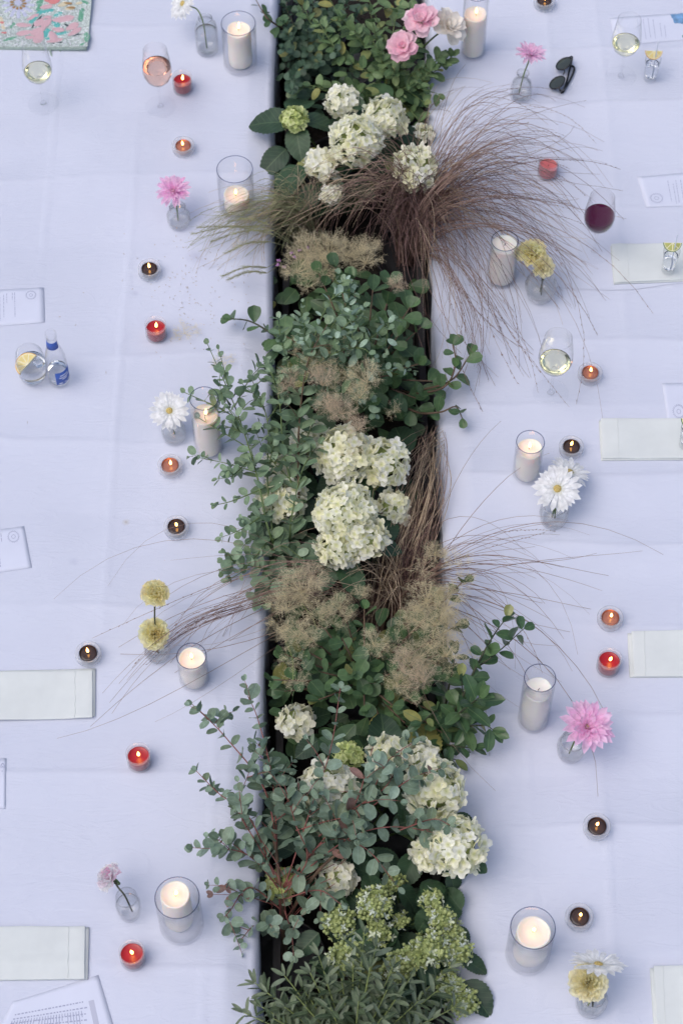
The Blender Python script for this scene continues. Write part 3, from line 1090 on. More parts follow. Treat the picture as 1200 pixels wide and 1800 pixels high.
def sheet(name, label, cat_, corners, th, mat_, nu=16, nv=12, lift=.0008, wave=0.0):
    jit = 2.0 if name == 'linen_napkin' else 0.0
    c = [P(x + U(-jit, jit), y + U(-jit, jit), .008) for x, y in corners]
    base = quad_pt(c, .5, .5)
    top = {}
    mb = MB()
    def height(u, v):
        q = quad_pt(c, u, v)
        return q, T + cz(q.x, q.y) + lift + wave * (noise.noise((q.x * 9, q.y * 9, 1.7)))
    zs = np.array([[height(i / nu, j / nv)[1] for i in range(nu + 1)] for j in range(nv + 1)])
    for layer in (0, 1):
        for j in range(nv + 1):
            for i in range(nu + 1):
                q, z = height(i / nu, j / nv)
                mb.v.append((q.x - base.x, q.y - base.y, z + layer * th - T))
    n1 = (nu + 1) * (nv + 1)
    for j in range(nv):
        for i in range(nu):
            a = j * (nu + 1) + i
            mb.f.append((a, a + 1, a + nu + 2, a + nu + 1))
            mb.f.append((n1 + a, n1 + a + nu + 1, n1 + a + nu + 2, n1 + a + 1))
    ring = [i for i in range(nu)] + [nu + j * (nu + 1) for j in range(nv)] + [nv * (nu + 1) + nu - i for i in range(nu)] + [(nv - j) * (nu + 1) for j in range(nv)]
    for k in range(len(ring)):
        a, b = ring[k], ring[(k + 1) % len(ring)]
        mb.f.append((b, a, n1 + a, n1 + b))
    t_ = thing(name, label, cat_, (base.x, base.y, T))
    link('sheet', mb.mesh('sheet', mat_), t_)

    def at(u, v, up=.0003):
        q, z = height(u, v)
        return Vector((q.x - base.x, q.y - base.y, z + th + up - T))
    return t_, at


def strips(at, segs, w):
    """flat printed marks: (u0, v0, u1, v1) centre lines of width w metres"""
    mb = MB()
    for (u0, v0, u1, v1) in segs:
        n = max(1, int(math.hypot(u1 - u0, v1 - v0) * 12))
        L_, Rr = [], []
        for k in range(n + 1):
            t = k / n
            q = at(u0 + (u1 - u0) * t, v0 + (v1 - v0) * t)
            d = at(u1, v1) - at(u0, v0)
            s = Vector((-d.y, d.x, 0)).normalized() * w / 2
            L_.append(q + s)
            Rr.append(q - s)
        vs = L_ + Rr
        mb.add(vs, [(k + n + 1, k + n + 2, k + 1, k) for k in range(n)])
    return mb


def emblem(at, u, v, ru, rv):
    segs = []
    for k in range(22):
        a = 2 * math.pi * k / 22
        for f0, f1, da in ((.75, 1.0, .16), (.78, .95, -.2)):
            segs.append((u + ru * f0 * math.cos(a), v + rv * f0 * math.sin(a), u + ru * f1 * math.cos(a + da), v + rv * f1 * math.sin(a + da)))
    for k in range(8):
        a = 2 * math.pi * k / 8
        segs.append((u + ru * .36 * math.cos(a), v + rv * .36 * math.sin(a), u + ru * .3 * math.cos(a + 1), v + rv * .3 * math.sin(a + 1)))
    return segs


def text_col(u, v0, v1):
    """a line of small words running along v"""
    segs = []
    v = v0
    while v < v1:
        l = U(.03, .10)
        segs.append((u, v, u, min(v + l, v1)))
        v += l + .018
    return segs


def menu_card(label, corners, cols, emb):
    t_, at = sheet('menu_card', label, 'menu card', corners, .0007, M['paper'], 14, 10)
    segs = []
    for (u, v0, v1) in cols:
        segs += text_col(u, v0, v1)
    o = link('printed_text', strips(at, segs, .0013).mesh('printed_text', M['ink'], False), t_)
    o['kind'] = 'stuff'
    if emb:
        o = link('emblem', strips(at, emblem(at, *emb), .0009).mesh('emblem', M['ink'], False), t_)
        o['kind'] = 'stuff'
    return t_, at


menu_card('white menu card with a wreath emblem, above the tumbler and bottle', [(-60, 518), (78, 508), (80, 571), (-60, 583)],
          [(.30, .2, .9), (.36, .15, .8), (.44, .2, .85), (.49, .15, .78), (.53, .12, .38), (.60, .1, .3), (.63, .1, .78)], (.835, .2, .07, .13))
menu_card('white menu card with a wreath emblem, left of the dark tealight by eucalyptus', [(-60, 942), (43, 926), (57, 1001), (-60, 1019)],
          [(.3, .2, .9), (.38, .2, .8), (.46, .15, .85), (.54, .12, .88), (.60, .1, .3)], (.80, .22, .10, .15))
menu_card('sliver of a white card below the napkin, left of a red candle jar', [(-60, 1340), (13, 1337), (11, 1424), (-60, 1424)],
          [(.3, .2, .8), (.45, .2, .8), (.6, .2, .7)], (.92, .2, .05, .10))
tw, at_w = menu_card('white menu card with a blue green watercolour corner, behind the wine glass', [(1070, 36), (1262, 22), (1262, 70), (1080, 89)],
                     [(.30, .12, .85), (.345, .1, .8), (.39, .15, .85), (.45, .3, .8), (.49, .4, .85)], None)
menu_card('white menu card with a wreath emblem, right of the red wine glass', [(1118, 314), (1262, 300), (1262, 364), (1134, 371)],
          [(.36, .2, .85), (.42, .3, .92), (.46, .2, .9), (.52, .2, .85), (.58, .15, .9)], (.17, .72, .09, .16))
menu_card('white menu card with a wreath emblem behind the napkin, level with a copper tealight', [(1162, 677), (1262, 676), (1262, 748), (1171, 748)],
          [(.55, .1, .9), (.65, .2, .8), (.75, .1, .9)], (.24, .72, .12, .17))
M['wc_blue'] = mat('watercolour_blue', lin(110, 150, 190), .8, var=.35, vscale=90)
M['wc_green'] = mat('watercolour_green', lin(84, 138, 142), .8, var=.35, vscale=110)
for nm, mm_, poly in (('blue_wash', 'wc_blue', [(.55, .02), (.75, .02), (.99, .02), (.99, .6), (.72, .62), (.69, .45), (.64, .36), (.59, .36)]),
                      ('green_wash', 'wc_green', [(.70, .62), (.99, .55), (.99, .97), (.66, .97), (.64, .86), (.67, .74)])):
    mb = MB()
    cu = sum(u for u, v in poly) / len(poly)
    cv = sum(v for u, v in poly) / len(poly)
    pts = []
    for (a, b) in zip(poly, poly[1:] + poly[:1]):
        for k in range(6):
            t = k / 6
            pts.append((a[0] + (b[0] - a[0]) * t + U(-.008, .008), a[1] + (b[1] - a[1]) * t + U(-.02, .02)))
    pts = [(min(.995, max(0, u)), min(.99, max(.01, v))) for u, v in pts]
    up = .0004 if nm == 'blue_wash' else .0006
    vs = [at_w(cu, cv, up)] + [at_w((u + cu) / 2, (v + cv) / 2, up) for u, v in pts] + [at_w(u, v, up) for u, v in pts]
    n = len(pts)
    fs = [(0, 1 + (k + 1) % n, 1 + k) for k in range(n)] + [(1 + k, 1 + (k + 1) % n, 1 + n + (k + 1) % n, 1 + n + k) for k in range(n)]
    link(nm, mb.add(vs, fs).mesh(nm, M[mm_], False), tw)

# printed list
tp_, at_p = sheet('printed_list', 'white printed sheet with rows of small text, below the nearest left napkin', 'paper', [(24, 1763), (174, 1717), (214, 1850), (-24, 1850)], .0005, M['paper'], 18, 14)
segs = []
for r_ in range(7):
    v = .30 + r_ * .085
    u = .10
    while u < .78:
        l = U(.012, .03)
        segs.append((u, v, u + l, v + .0))
        u += l + .012
o = link('printed_text', strips(at_p, segs, .0026).mesh('printed_text', M['ink'], False), tp_)
o['kind'] = 'stuff'
segs = []
for r_ in range(26):
    u = .10 + r_ * .026
    segs.append((u, .42, u, .42 + U(.05, .3)))
o = link('text_columns', strips(at_p, segs, .0015).mesh('text_columns', M['ink'], False), tp_)
o['kind'] = 'stuff'
link('grey_band', strips(at_p, [(.86, .30, .86, 1.0)], .011).mesh('grey_band', M['ink_pale'], False), tp_)

NAPS = [
    ([(-60, 1186), (165, 1182), (164, 1265), (-60, 1271)], 'folded pale linen napkin under the dark tealight, left table', (4, -8), 1),
    ([(-60, 1632), (153, 1632), (151, 1724), (-60, 1726)], 'folded pale linen napkin above the printed sheet of text', (5, 3), 1),
    ([(1072, 438), (1262, 432), (1262, 496), (1078, 504)], 'folded pale linen napkin right of the red wine, under a shot glass', (-1, 1), -1),
    ([(1053, 744), (1262, 740), (1262, 813), (1057, 814)], 'folded pale linen napkin right of the dark tealight behind the right gerberas', (-2, 1), -1),
    ([(1108, 1117), (1262, 1113), (1262, 1192), (1112, 1192)], 'folded pale linen napkin right of the red candle jar, a layer showing', (-7, 4), -1),
    ([(1145, 1704), (1262, 1701), (1262, 1850), (1155, 1850)], 'folded pale linen napkin right of the nearest yellow carnation', (-5, 5), -1),
]
for (cr_, la, (ox, oy), sd_) in NAPS:
    lo = [(x + (ox if (x > 0 and x < 1200) else 0), y + oy * .4) for x, y in cr_]
    t1, at1 = sheet('linen_napkin', la, 'napkin', cr_, .0030, M['napkin'], 26, 14, lift=.0048, wave=.0045)
    t1['group'] = 'folded linen napkins'
    for ch_ in t1.children:
        ch_.name = 'top_fold'
        bv = ch_.modifiers.new('soft', 'BEVEL'); bv.width = .0012; bv.segments = 2; bv.limit_method = 'ANGLE'; bv.angle_limit = R(50)
    t2, at2 = sheet('under', '', '', lo, .0032, M['napkin'], 26, 14, lift=.0008, wave=.0015)
    for ch_ in list(t2.children):
        ch_.parent = t1
        ch_.location = t2.location - t1.location
        ch_.name = 'lower_fold'
    bpy.data.objects.remove(t2)
    # hem: a stitched ridge near the free end
    uh = .86 if sd_ > 0 else .14
    mb = MB().tube([at1(uh + .004 * math.sin(k), .012 + .976 * k / 24, .0002) for k in range(25)], .0007, 4)
    link('hem', mb.mesh('hem', M['napkin']), t1)

# ------------------------------------------------------------------ grouped pieces
class Grow:
    """a thing at a base point whose many like pieces share meshes"""
    def __init__(self, name, label, cat_, base, group=None):
        self.base = Vector(base)
        self.o = thing(name, label, cat_, self.base, group)
        self.Ti = Matrix.Translation(-self.base)
        self.n = {}
        self.over = {}

    def part(self, name, mb, mat_, parent=None, kind=None, smooth=True):
        mb.v = [(x - self.base.x, y - self.base.y, z - self.base.z) for x, y, z in mb.v]
        o = link(name, mb.mesh(name, mat_, smooth), parent or self.o)
        if kind:
            o['kind'] = kind
        return o

    def inst(self, name, me, Mw, parent=None, limit=296):
        k = self.n.get(name, 0)
        self.n[name] = k + 1
        if k >= limit:
            mb, _ = self.over.setdefault((name, me.materials[0].name), (MB(), me.materials[0]))
            mb.add([v.co for v in me.vertices], [tuple(p.vertices) for p in me.polygons], Mw)
            return None
        o = bpy.data.objects.new(name, me)
        col.objects.link(o)
        o.parent = parent or self.o
        o.matrix_basis = self.Ti @ Mw
        return o

    def done(self):
        for (name, _), (mb, m_) in self.over.items():
            self.part({'leaf': 'further_leaves', 'floret': 'further_florets', 'petal': 'further_petals'}.get(name, 'further_pieces'), mb, m_, None, 'stuff')
        self.over = {}


def blade(fn, n=6, cols=(-1, 0, 1), cup=0.1, curl=0.0, wave=0.0, wk=3.0, tooth=0.0, nt=0, tip=0.0):
    """leaf or petal: unit length along x, half width fn(t) along y"""
    mb = MB()
    for i in range(n + 1):
        t = i / n
        w = fn(t)
        for c in cols:
            ww = w
            x = t
            if tooth and abs(c) == 1 and 0 < t < 1:
                ww = w * (1 + (tooth if i % 2 else -tooth))
                x = t + (tooth * .15 if i % 2 else 0)
            z = cup * abs(c) * w * 2 + curl * t * t + wave * math.sin(wk * t * 6.28 + c * 1.5) * abs(c) * (.3 + t)
            x += tip * (1 - abs(c)) * t * t
            mb.v.append((x, c * ww, z))
    m_ = len(cols)
    for i in range(n):
        for k in range(m_ - 1):
            a = i * m_ + k
            mb.f.append((a, a + m_, a + m_ + 1, a + 1))
    return mb


def ell(w, a=0.5, b=0.5, foot=.04):
    """half-width function: widest where a/(a+b)"""
    k = (a / (a + b)) ** a * (b / (a + b)) ** b
    return lambda t: max(foot * w if t < .5 else .004, w * (max(t, 1e-4) ** a * max(1 - t, 0) ** b) / k)


# ------------------------------------------------------------------ bud vases and cut flowers
def vase_prof(o, wall=.0022, base=.006):
    inn = [(max(r - wall, .001), z) for r, z in o if z > base + .004]
    return o + [(o[-1][0] - wall * .5, o[-1][1] + .0008)] + list(reversed(inn)) + [(max(inn[0][0] - .003, .002), base + .001), (0, base)]


VP = {
    'bottle': [(0, 0), (.0255, 0), (.0290, .003), (.0300, .02), (.0300, .080), (.0270, .096), (.0205, .105), (.0180, .111), (.0190, .118)],
    'squat': [(0, 0), (.0225, 0), (.0265, .004), (.0295, .018), (.0290, .036), (.0235, .050), (.0190, .057), (.0215, .064)],
    'carafe': [(0, 0), (.0245, 0), (.0278, .004), (.0284, .03), (.0240, .055), (.0160, .068), (.0140, .080), (.0172, .088)],
    'bulb': [(0, 0), (.0200, 0), (.0270, .005), (.0380, .028), (.0395, .048), (.0310, .070), (.0215, .080), (.0250, .088)],
    'oval': [(0, 0), (.0185, 0), (.0220, .004), (.0255, .030), (.0262, .055), (.0238, .075), (.0228, .090)],
    'tub': [(0, 0), (.0235, 0), (.0270, .004), (.0300, .022), (.0305, .040), (.0270, .052), (.0255, .060)],
}


def vase(px, py, kind, label, s=1.0, flute=.012, nfl=18, mname='glass_ripple', wl=.6):
    p = on(px, py)
    t_ = thing('bud_vase', label, 'vase', p, 'glass bud vases')
    t_.scale = (s, s, s)
    t_.rotation_euler.z = U(0, 6)
    o = VP[kind]
    H = o[-1][1]
    link('glass_body', MB().lathe(vase_prof(o), 72, flute=flute, nfl=nfl, f_lo=.003, f_hi=H * .8).mesh('glass_body', M[mname]), t_)
    prof = [(0, .0066)]
    lv = H * wl
    for k in range(0, 9):
        z = .0085 + (lv - .0085) * k / 8
        for a, b in zip(o, o[1:]):
            if a[1] <= z <= b[1] and b[1] > a[1]:
                prof.append(((a[0] + (b[0] - a[0]) * (z - a[1]) / (b[1] - a[1])) * (1 - flute) - .0026, z))
                break
    prof.append((0, lv))
    link('water', MB().lathe(prof, 36).mesh('water', M['still_water']), t_)
    return p, H * s


M['gerbera'] = leaf_mat('white_gerbera_petal', [lin(240, 241, 240), lin(247, 247, 245)], None, .6, .4, base_c=lin(232, 234, 214), foot=.25)
M['gerbera_eye'] = mat('gerbera_eye', lin(196, 172, 104), .8, var=.4, vscale=400, bump=.8, bscale=600)
M['pink_petal'] = leaf_mat('pink_petal', [lin(244, 196, 228), lin(248, 216, 236), lin(246, 206, 232)], None, .6, .5)
M['pale_pink_petal'] = leaf_mat('pale_pink_petal', [lin(246, 208, 232), lin(248, 222, 238)], None, .6, .5)
M['dahlia_eye'] = mat('dahlia_eye', lin(200, 198, 140), .8, var=.3, vscale=300)
M['yellow_petal'] = leaf_mat('yellow_carnation_petal', [lin(252, 239, 196), lin(254, 245, 210), lin(247, 231, 184)], None, .7, .6, base_c=lin(236, 210, 160), foot=.4)
M['tan_petal'] = leaf_mat('tan_carnation_petal', [lin(250, 238, 204), lin(252, 243, 214)], None, .7, .6, base_c=lin(208, 182, 140), foot=.4)
M['pw_petal'] = leaf_mat('pink_edged_petal', [lin(255, 246, 250), lin(255, 250, 252), lin(255, 196, 222)], None, .7, .7)
M['rose_pink'] = leaf_mat('rose_pink_petal', [lin(242, 190, 208), lin(249, 218, 226), lin(245, 204, 216)], None, .6, .4, base_c=lin(240, 214, 206), foot=.3)
M['rose_white'] = leaf_mat('rose_white_petal', [lin(244, 236, 226), lin(247, 242, 234)], None, .6, .4, base_c=lin(238, 226, 200), foot=.3)

ger_me = [blade(ell(.115, .9, .28, .3), 5, (-1, 0, 1), .12, c, 0).mesh('petal', M['gerbera']) for c in (-.06, -.14, .03)]


def mum_set(mname):
    return [blade(ell(.15, .8, .45, .3), 5, (-1, 0, 1), .35, c, 0).mesh('petal', M[mname]) for c in (.05, .2, -.1)]


def ruf_set(mname):
    def f(t):
        return .06 + .46 * min(1, t * 1.15) ** 1.3 * (1 if t < .92 else .93)
    out = []
    for k in range(3):
        mb = MB()
        n, cs = 6, 9
        for i in range(n + 1):
            t = i / n
            for c in range(cs):
                a = (c / (cs - 1) - .5) * 2
                edge = t ** 2
                ang = a * .75
                r = t * (1 + .05 * edge * math.sin(c * 2.9 + k))
                w = f(t)
                mb.v.append((r * math.cos(ang * .8), w * 1.25 * a, .16 * edge * math.sin(c * 1.9 + k * 2.1) + .08 * t * math.cos(c * 1.1 + k) + .1 * t * t))
        for i in range(n):
            for c in range(cs - 1):
                q = i * cs + c
                mb.f.append((q, q + cs, q + cs + 1, q + 1))
        out.append(mb.mesh('petal', M[mname]))
    return out


MUM = {'pink_petal': mum_set('pink_petal'), 'pale_pink_petal': mum_set('pale_pink_petal')}
RUF = {k: ruf_set(k) for k in ('yellow_petal', 'tan_petal', 'pw_petal')}
ROS = {}
for k in ('rose_pink', 'rose_white'):
    ROS[k] = [blade(lambda t: .05 + .43 * math.sin(min(1, t * 1.02) ** .8 * 2.55), 6, (-1, -.5, 0, .5, 1), .22, c, .03, 1.3).mesh('petal', M[k]) for c in (.12, .25, -.05)]


def head(g, c, axis, rings, meshes, parent=None):
    """rings: (count, length, width factor, elevation deg, start radius, jitter)"""
    axis = Vector(axis).normalized()
    a = axis.orthogonal().normalized()
    b = axis.cross(a)
    for (n, ln, wf, el, r0, jt) in rings:
        ph = U(0, 6)
        for k in range(n):
            w = ph + 2 * math.pi * (k + U(-jt, jt)) / n
            rad = a * math.cos(w) + b * math.sin(w)
            e = R(el + U(-7, 7))
            d = rad * math.cos(e) + axis * math.sin(e)
            nrm = axis * math.cos(e) - rad * math.sin(e)
            s = ln * U(.9, 1.08)
            g.inst('petal', random.choice(meshes), frame(c + rad * r0 + axis * U(-.0008, .0008), d, nrm + rnd_dir() * .12, (s, s * wf, s)), parent)


def cut_flower(kind, label, hx, hy, hh, vp, axis, size, mname=None, stem_to=None, neck=None, bend=None):
    """a cut flower whose head shows at (hx, hy), hh above the table; stem runs into the vase at vp"""
    c = P(hx, hy, hh)
    foot = vp + Vector((U(-.006, .006), U(-.006, .006), .0095))
    names = {'gerbera': 'gerbera', 'mum': 'chrysanthemum', 'dahlia': 'dahlia', 'carnation': 'carnation'}
    g = Grow(names[kind], label, 'flower', foot)
    ax = Vector(axis).normalized()
    pts = [foot]
    if neck is not None:
        pts.append(vp + Vector(neck))
    if bend is not None:
        pts.append(P(*bend))
    pts += [c - ax * size * .5, c - ax * size * .12]
    sp_ = cat(pts, 16)
    g.part('stem', MB().tube(sp_, [.0019] * 17, 7), M['stem_green' if kind != 'carnation' else 'stem_dark'])
    s = size
    if kind == 'gerbera':
        head(g, c, ax, [(19, s, 1.15, 3, .12 * s, .2), (17, s * .95, 1.1, 10, .12 * s, .25), (13, s * .6, .9, 20, .12 * s, .3)], ger_me)
        mb = MB().lathe([(0, .10), (.10, .09), (.17, .05), (.2, -.02), (.14, -.09), (0, -.12)], 20)
        mb = MB().merge(mb, frame(c, ax.orthogonal(), ax, s))
        g.part('flower_eye', mb, M['gerbera_eye'])
    elif kind in ('mum', 'dahlia'):
        k = 1 if kind == 'dahlia' else .85
        head(g, c, ax, [(16, s, k, 2, .08 * s, .25), (15, s * .95, k, 15, .08 * s, .25), (14, s * .85, k, 30, .06 * s, .3), (12, s * .66, k, 48, .05 * s, .3), (9, s * .45, k, 62, .04 * s, .3), (6, s * .28, k, 75, .02 * s, .3)], MUM[mname or 'pink_petal'])
        mb = MB().merge(MB().lathe([(0, .13), (.07, .12), (.1, .05), (.08, -.05), (0, -.1)], 16), frame(c, ax.orthogonal(), ax, s))
        g.part('flower_eye', mb, M['dahlia_eye'])
    else:
        head(g, c - ax * .3 * s, ax, [(7, s, 1.0, 12, .05 * s, .2), (7, s * .95, .95, 32, .05 * s, .25), (7, s * .9, .8, 52, .04 * s, .3), (6, s * .85, .65, 68, .03 * s, .3), (4, s * .8, .5, 80, .02 * s, .3)], RUF[mname])
        mb = MB().merge(MB().lathe([(0, -.95), (.1, -.92), (.17, -.6), (.2, -.25), (.1, -.2), (0, -.2)], 12), frame(c - ax * .1 * s, ax.orthogonal(), ax, s))
        g.part('calyx', mb, M['stem_green'])
    return g


v, h = vase(365, 88, 'bottle', 'tall ribbed bottle vase left of the far candle glass', 1.0)
cut_flower('gerbera', 'white gerbera cut by the top edge, leaning out of the bottle vase', 321, 6, .135, v, (-.6, -.2, .6), .042, neck=(-.006, 0, .10), bend=(347, 17, .135))
v, h = vase(315, 393, 'squat', 'squat rippled vase holding the pink chrysanthemum on the left', 1.0)
cut_flower('mum', 'pink chrysanthemum above the dark tealight on the left table', 305, 336, .105, v, (-.1, -.25, .9), .043, 'pink_petal', neck=(-.002, .002, .06))
v, h = vase(307, 770, 'squat', 'small rippled vase under the left white gerbera', .98)
cut_flower('gerbera', 'white gerbera with beige eye on the left table', 298, 722, .095, v, (-.02, -.35, .9), .043, neck=(-.002, .004, .058))
v, h = vase(278, 1150, 'squat', 'small round vase under the two left yellow carnations', 1.0)
cut_flower('carnation', 'upper of the two yellow carnations on the left table', 272, 1042, .16, v, (0, -.05, 1), .032, 'yellow_petal', neck=(0, .006, .06), bend=(272, 1085, .13))
cut_flower('carnation', 'lower of the two yellow carnations on the left table, grass across it', 271, 1114, .10, v, (-.05, -.45, .9), .035, 'yellow_petal', neck=(-.002, -.002, .06))
v, h = vase(229, 1606, 'oval', 'slim oval vase left of the nearest left candle glass', 1.0, flute=.0, mname='glass')
cut_flower('carnation', 'white carnation with pink edges leaning from the slim oval vase', 190, 1541, .10, v, (-.75, .25, .7), .031, 'pw_petal', neck=(-.004, .006, .082), bend=(208, 1560, .10))
v, h = vase(914, 171, 'carafe', 'carafe-shaped vase left of the sunglasses', 1.0, flute=.006)
cut_flower('mum', 'pink chrysanthemum seen from the side, left of the sunglasses', 931, 97, .135, v, (.15, .25, .95), .042, 'pale_pink_petal', neck=(.003, .0, .085))
v, h = vase(948, 520, 'bulb', 'round bulb vase under the two yellow carnations by the grass', 1.0, flute=.02, nfl=10)
cut_flower('carnation', 'larger yellow carnation, left of the pair behind grass blades', 934, 443, .125, v, (-.2, -.15, .95), .036, 'yellow_petal', neck=(-.002, .006, .086))
cut_flower('carnation', 'smaller yellow carnation, right of the pair behind grass blades', 953, 468, .115, v, (.3, -.3, .9), .030, 'tan_petal', neck=(.004, .004, .086))
v, h = vase(971, 915, 'tub', 'clear tub vase under the two right white gerberas', 1.1)
cut_flower('gerbera', 'large white gerbera with brown eye, in front of its pair on the right', 979, 859, .095, v, (-.05, -.35, .9), .050, neck=(0, .004, .06))
cut_flower('gerbera', 'white gerbera half hidden behind the larger one on the right', 1001, 829, .078, v, (.35, .30, .88), .044, neck=(.004, .008, .06))
v, h = vase(1001, 1324, 'tub', 'clear tub vase under the large pink dahlia', 1.02)
cut_flower('dahlia', 'large pink dahlia with pale green eye, right table', 1031, 1278, .115, v, (.1, -.2, .95), .056, 'pink_petal', neck=(.008, .006, .06))
v, h = vase(1036, 1768, 'tub', 'rippled vase under the nearest yellow carnation', 1.06)
cut_flower('carnation', 'single large tan yellow carnation below the white gerbera, bottom right', 1033, 1728, .11, v, (-.02, -.35, .9), .039, 'tan_petal', neck=(0, .004, .06))
cut_flower('gerbera', 'white gerbera seen edge-on above the nearest yellow carnation', 1051, 1695, .125, v, (.1, .72, .69), .050, neck=(.005, .010, .06))

# ------------------------------------------------------------------ sunglasses
M['frame_black'] = mat('black_acetate', lin(30, 30, 32), .25)
M['lens'] = mat('dark_lens', lin(58, 62, 54), .08, spec=.8)
pa, pb = on(990, 121), on(978, 156)
ctr = (pa + pb) / 2
ax = (pb - pa); ax.z = 0
half = ax.length / 2
ax.normalize()
sg = thing('sunglasses', 'folded black sunglasses with dark lenses lying right of the pink chrysanthemum', 'sunglasses', Vector((ctr.x, ctr.y, ctr.z)))
sg.rotation_euler.z = math.atan2(ax.y, ax.x)
# local: x along the front, y to the right seen from above, lying on folded temples, lenses tilted up
tilt = Matrix.Rotation(R(-62), 4, 'X')


def lens_pts(cx, r, k=22):
    out = []
    for i in range(k):
        a = 2 * math.pi * i / k
        out.append(Vector((cx + r * 1.12 * math.cos(a) * (1 + .06 * math.sin(a)), 0, r * .96 * math.sin(a) - (.003 if math.sin(a) < 0 else 0))))
    return out


for sx in (-1, 1):
    cx = sx * (half - .001)
    pts = [tilt @ q for q in lens_pts(cx, .0205)]
    pts = [q + Vector((0, 0, .021)) for q in pts]
    mb = MB().tube(pts + [pts[0]], .0019, 6, False)
    f_ = link('lens_frame', mb.mesh('lens_frame', M['frame_black']), sg)
    c0 = sum(pts, Vector()) / len(pts)
    n_ = (tilt @ Vector((0, -1, 0)))
    vs = [c0 + n_ * .002] + [c0 + (q - c0) * .55 + n_ * .0014 for q in pts] + pts
    k = len(pts)
    fs = [(0, 1 + (i + 1) % k, 1 + i) for i in range(k)] + [(1 + i, 1 + (i + 1) % k, 1 + k + (i + 1) % k, 1 + k + i) for i in range(k)]
    link('lens', MB().add(vs, fs).mesh('lens', M['lens']), f_)
    hx = cx + sx * .0225
    top = tilt @ Vector((hx, 0, .010)) + Vector((0, 0, .021))
    mb = MB().tube(cat([top, top + Vector((sx * .004, .006, -.004)), Vector((hx - sx * .03, .020 + sx * .003, .005)), Vector((-sx * .040, .024 + sx * .004, .0035)), Vector((-sx * .052, .014, .003))], 14), [.0026] * 9 + [.003] * 6, 6)
    link('temple', mb.mesh('temple', M['frame_black']), sg)
mb = MB().tube(cat([tilt @ Vector((-.007, 0, .008)) + Vector((0, 0, .021)), tilt @ Vector((0, -.002, .011)) + Vector((0, 0, .021)), tilt @ Vector((.007, 0, .008)) + Vector((0, 0, .021))], 6), .0017, 6)
link('bridge', mb.mesh('bridge', M['frame_black']), sg)

# ------------------------------------------------------------------ beaded bag
M['bag_green'] = mat('bag_fabric', lin(150, 166, 158), .8, var=.15, vscale=200, bump=.5, bscale=600)
M['bag_ground'] = mat('bag_sequin_ground', lin(186, 197, 192), .4, var=.45, vscale=260, bump=.8, bscale=500)
BC = {'lilac': lin(196, 200, 222), 'pinkp': lin(214, 176, 182), 'teal': lin(96, 184, 178), 'white': lin(228, 230, 234), 'gold': lin(168, 132, 84), 'leafg': lin(104, 166, 136), 'coral': lin(222, 138, 136), 'cream': lin(216, 206, 176), 'dark': lin(70, 86, 88)}
for k, c in BC.items():
    M['bead_' + k] = mat('bead_' + k, c, .3, var=.12, vscale=300, bump=.5, bscale=900)
BH = .026
bp0 = P(155, 90, BH * .5)
bz = T + cz(bp0.x, bp0.y)
c_tr, c_br = P(156, -70, BH), P(155, 83, BH)
c_bl = P(-90, 80, BH)
bag = Grow('clutch_bag', 'beaded green clutch bag with pink and white flowers at the top left corner', 'bag', Vector((c_br.x, c_br.y, bz)))
X0, X1, Y0, Y1 = c_bl.x, c_br.x, c_br.y, c_tr.y


def slab(x0, x1, y0, y1, z0, z1, rnd, puff=0.0, n=16):
    mb = MB()
    for (zz, ins) in ((z0, rnd), (z0 + rnd, 0), ((z0 + z1) / 2, -.001), (z1 - rnd, 0), (z1, rnd)):
        pass
    rows = [(z0, rnd), (z0 + rnd * .4, rnd * .3), ((z0 + z1) / 2, 0), (z1 - rnd * .4, rnd * .3), (z1, rnd)]
    per = []
    for i in range(n):
        per.append((i / n, 0))
    for i in range(n):
        per.append((1, i / n))
    for i in range(n):
        per.append((1 - i / n, 1))
    for i in range(n):
        per.append((0, 1 - i / n))
    for (zz, ins) in rows:
        for (u, v_) in per:
            mb.v.append((x0 + ins + (x1 - x0 - 2 * ins) * u, y0 + ins + (y1 - y0 - 2 * ins) * v_, zz))
    k = len(per)
    for r_ in range(len(rows) - 1):
        for i in range(k):
            j = (i + 1) % k
            mb.f.append((r_ * k + i, r_ * k + j, (r_ + 1) * k + j, (r_ + 1) * k + i))
    mb.f.append(tuple(reversed(range(k))))
    mb.f.append(tuple((len(rows) - 1) * k + i for i in range(k)))
    return mb


bag.part('bag_body', slab(X0, X1 - .003, Y0 - .004, Y1, bz + .0005, bz + .0125, .004), M['bag_green'])
flap = bag.part('flap', slab(X0, X1, Y0, Y1, bz + .014, T + BH, .003), M['bag_ground'])
lp = [P(88, 86, .02), P(92, 100, .012), P(99, 108, .008), P(107, 104, .008), P(107, 92, .012), P(104, 86, .02)]
bag.part('loop', MB().tube(cat(lp, 20), .0028, 6), M['bag_green'])
pet_me = {k: blade(ell(.26, .7, .5, .3), 6, (-1, -.5, 0, .5, 1), -.10, 0).mesh('applique_petal', M['bead_' + k]) for k in BC}
btop = T + BH


def bagp(x, y):
    q = P(x / 7.5, y / 7.5, BH)
    return Vector((q.x, q.y, btop + .0022))


def app(k, x0, y0, x1, y1, wf=1.0, up=0.0):
    a, b = bagp(x0, y0), bagp(x1, y1)
    a.z += up
    b.z += up
    if min(a.x, b.x) < X0 or max(a.x, b.x) > X1 or min(a.y, b.y) < Y0 - .002:
        return
    l = (b - a).length
    bag.inst('applique_petal', pet_me[k], frame(a, b - a, (0, 0, 1), (l, l * wf, l * .5)), flap)


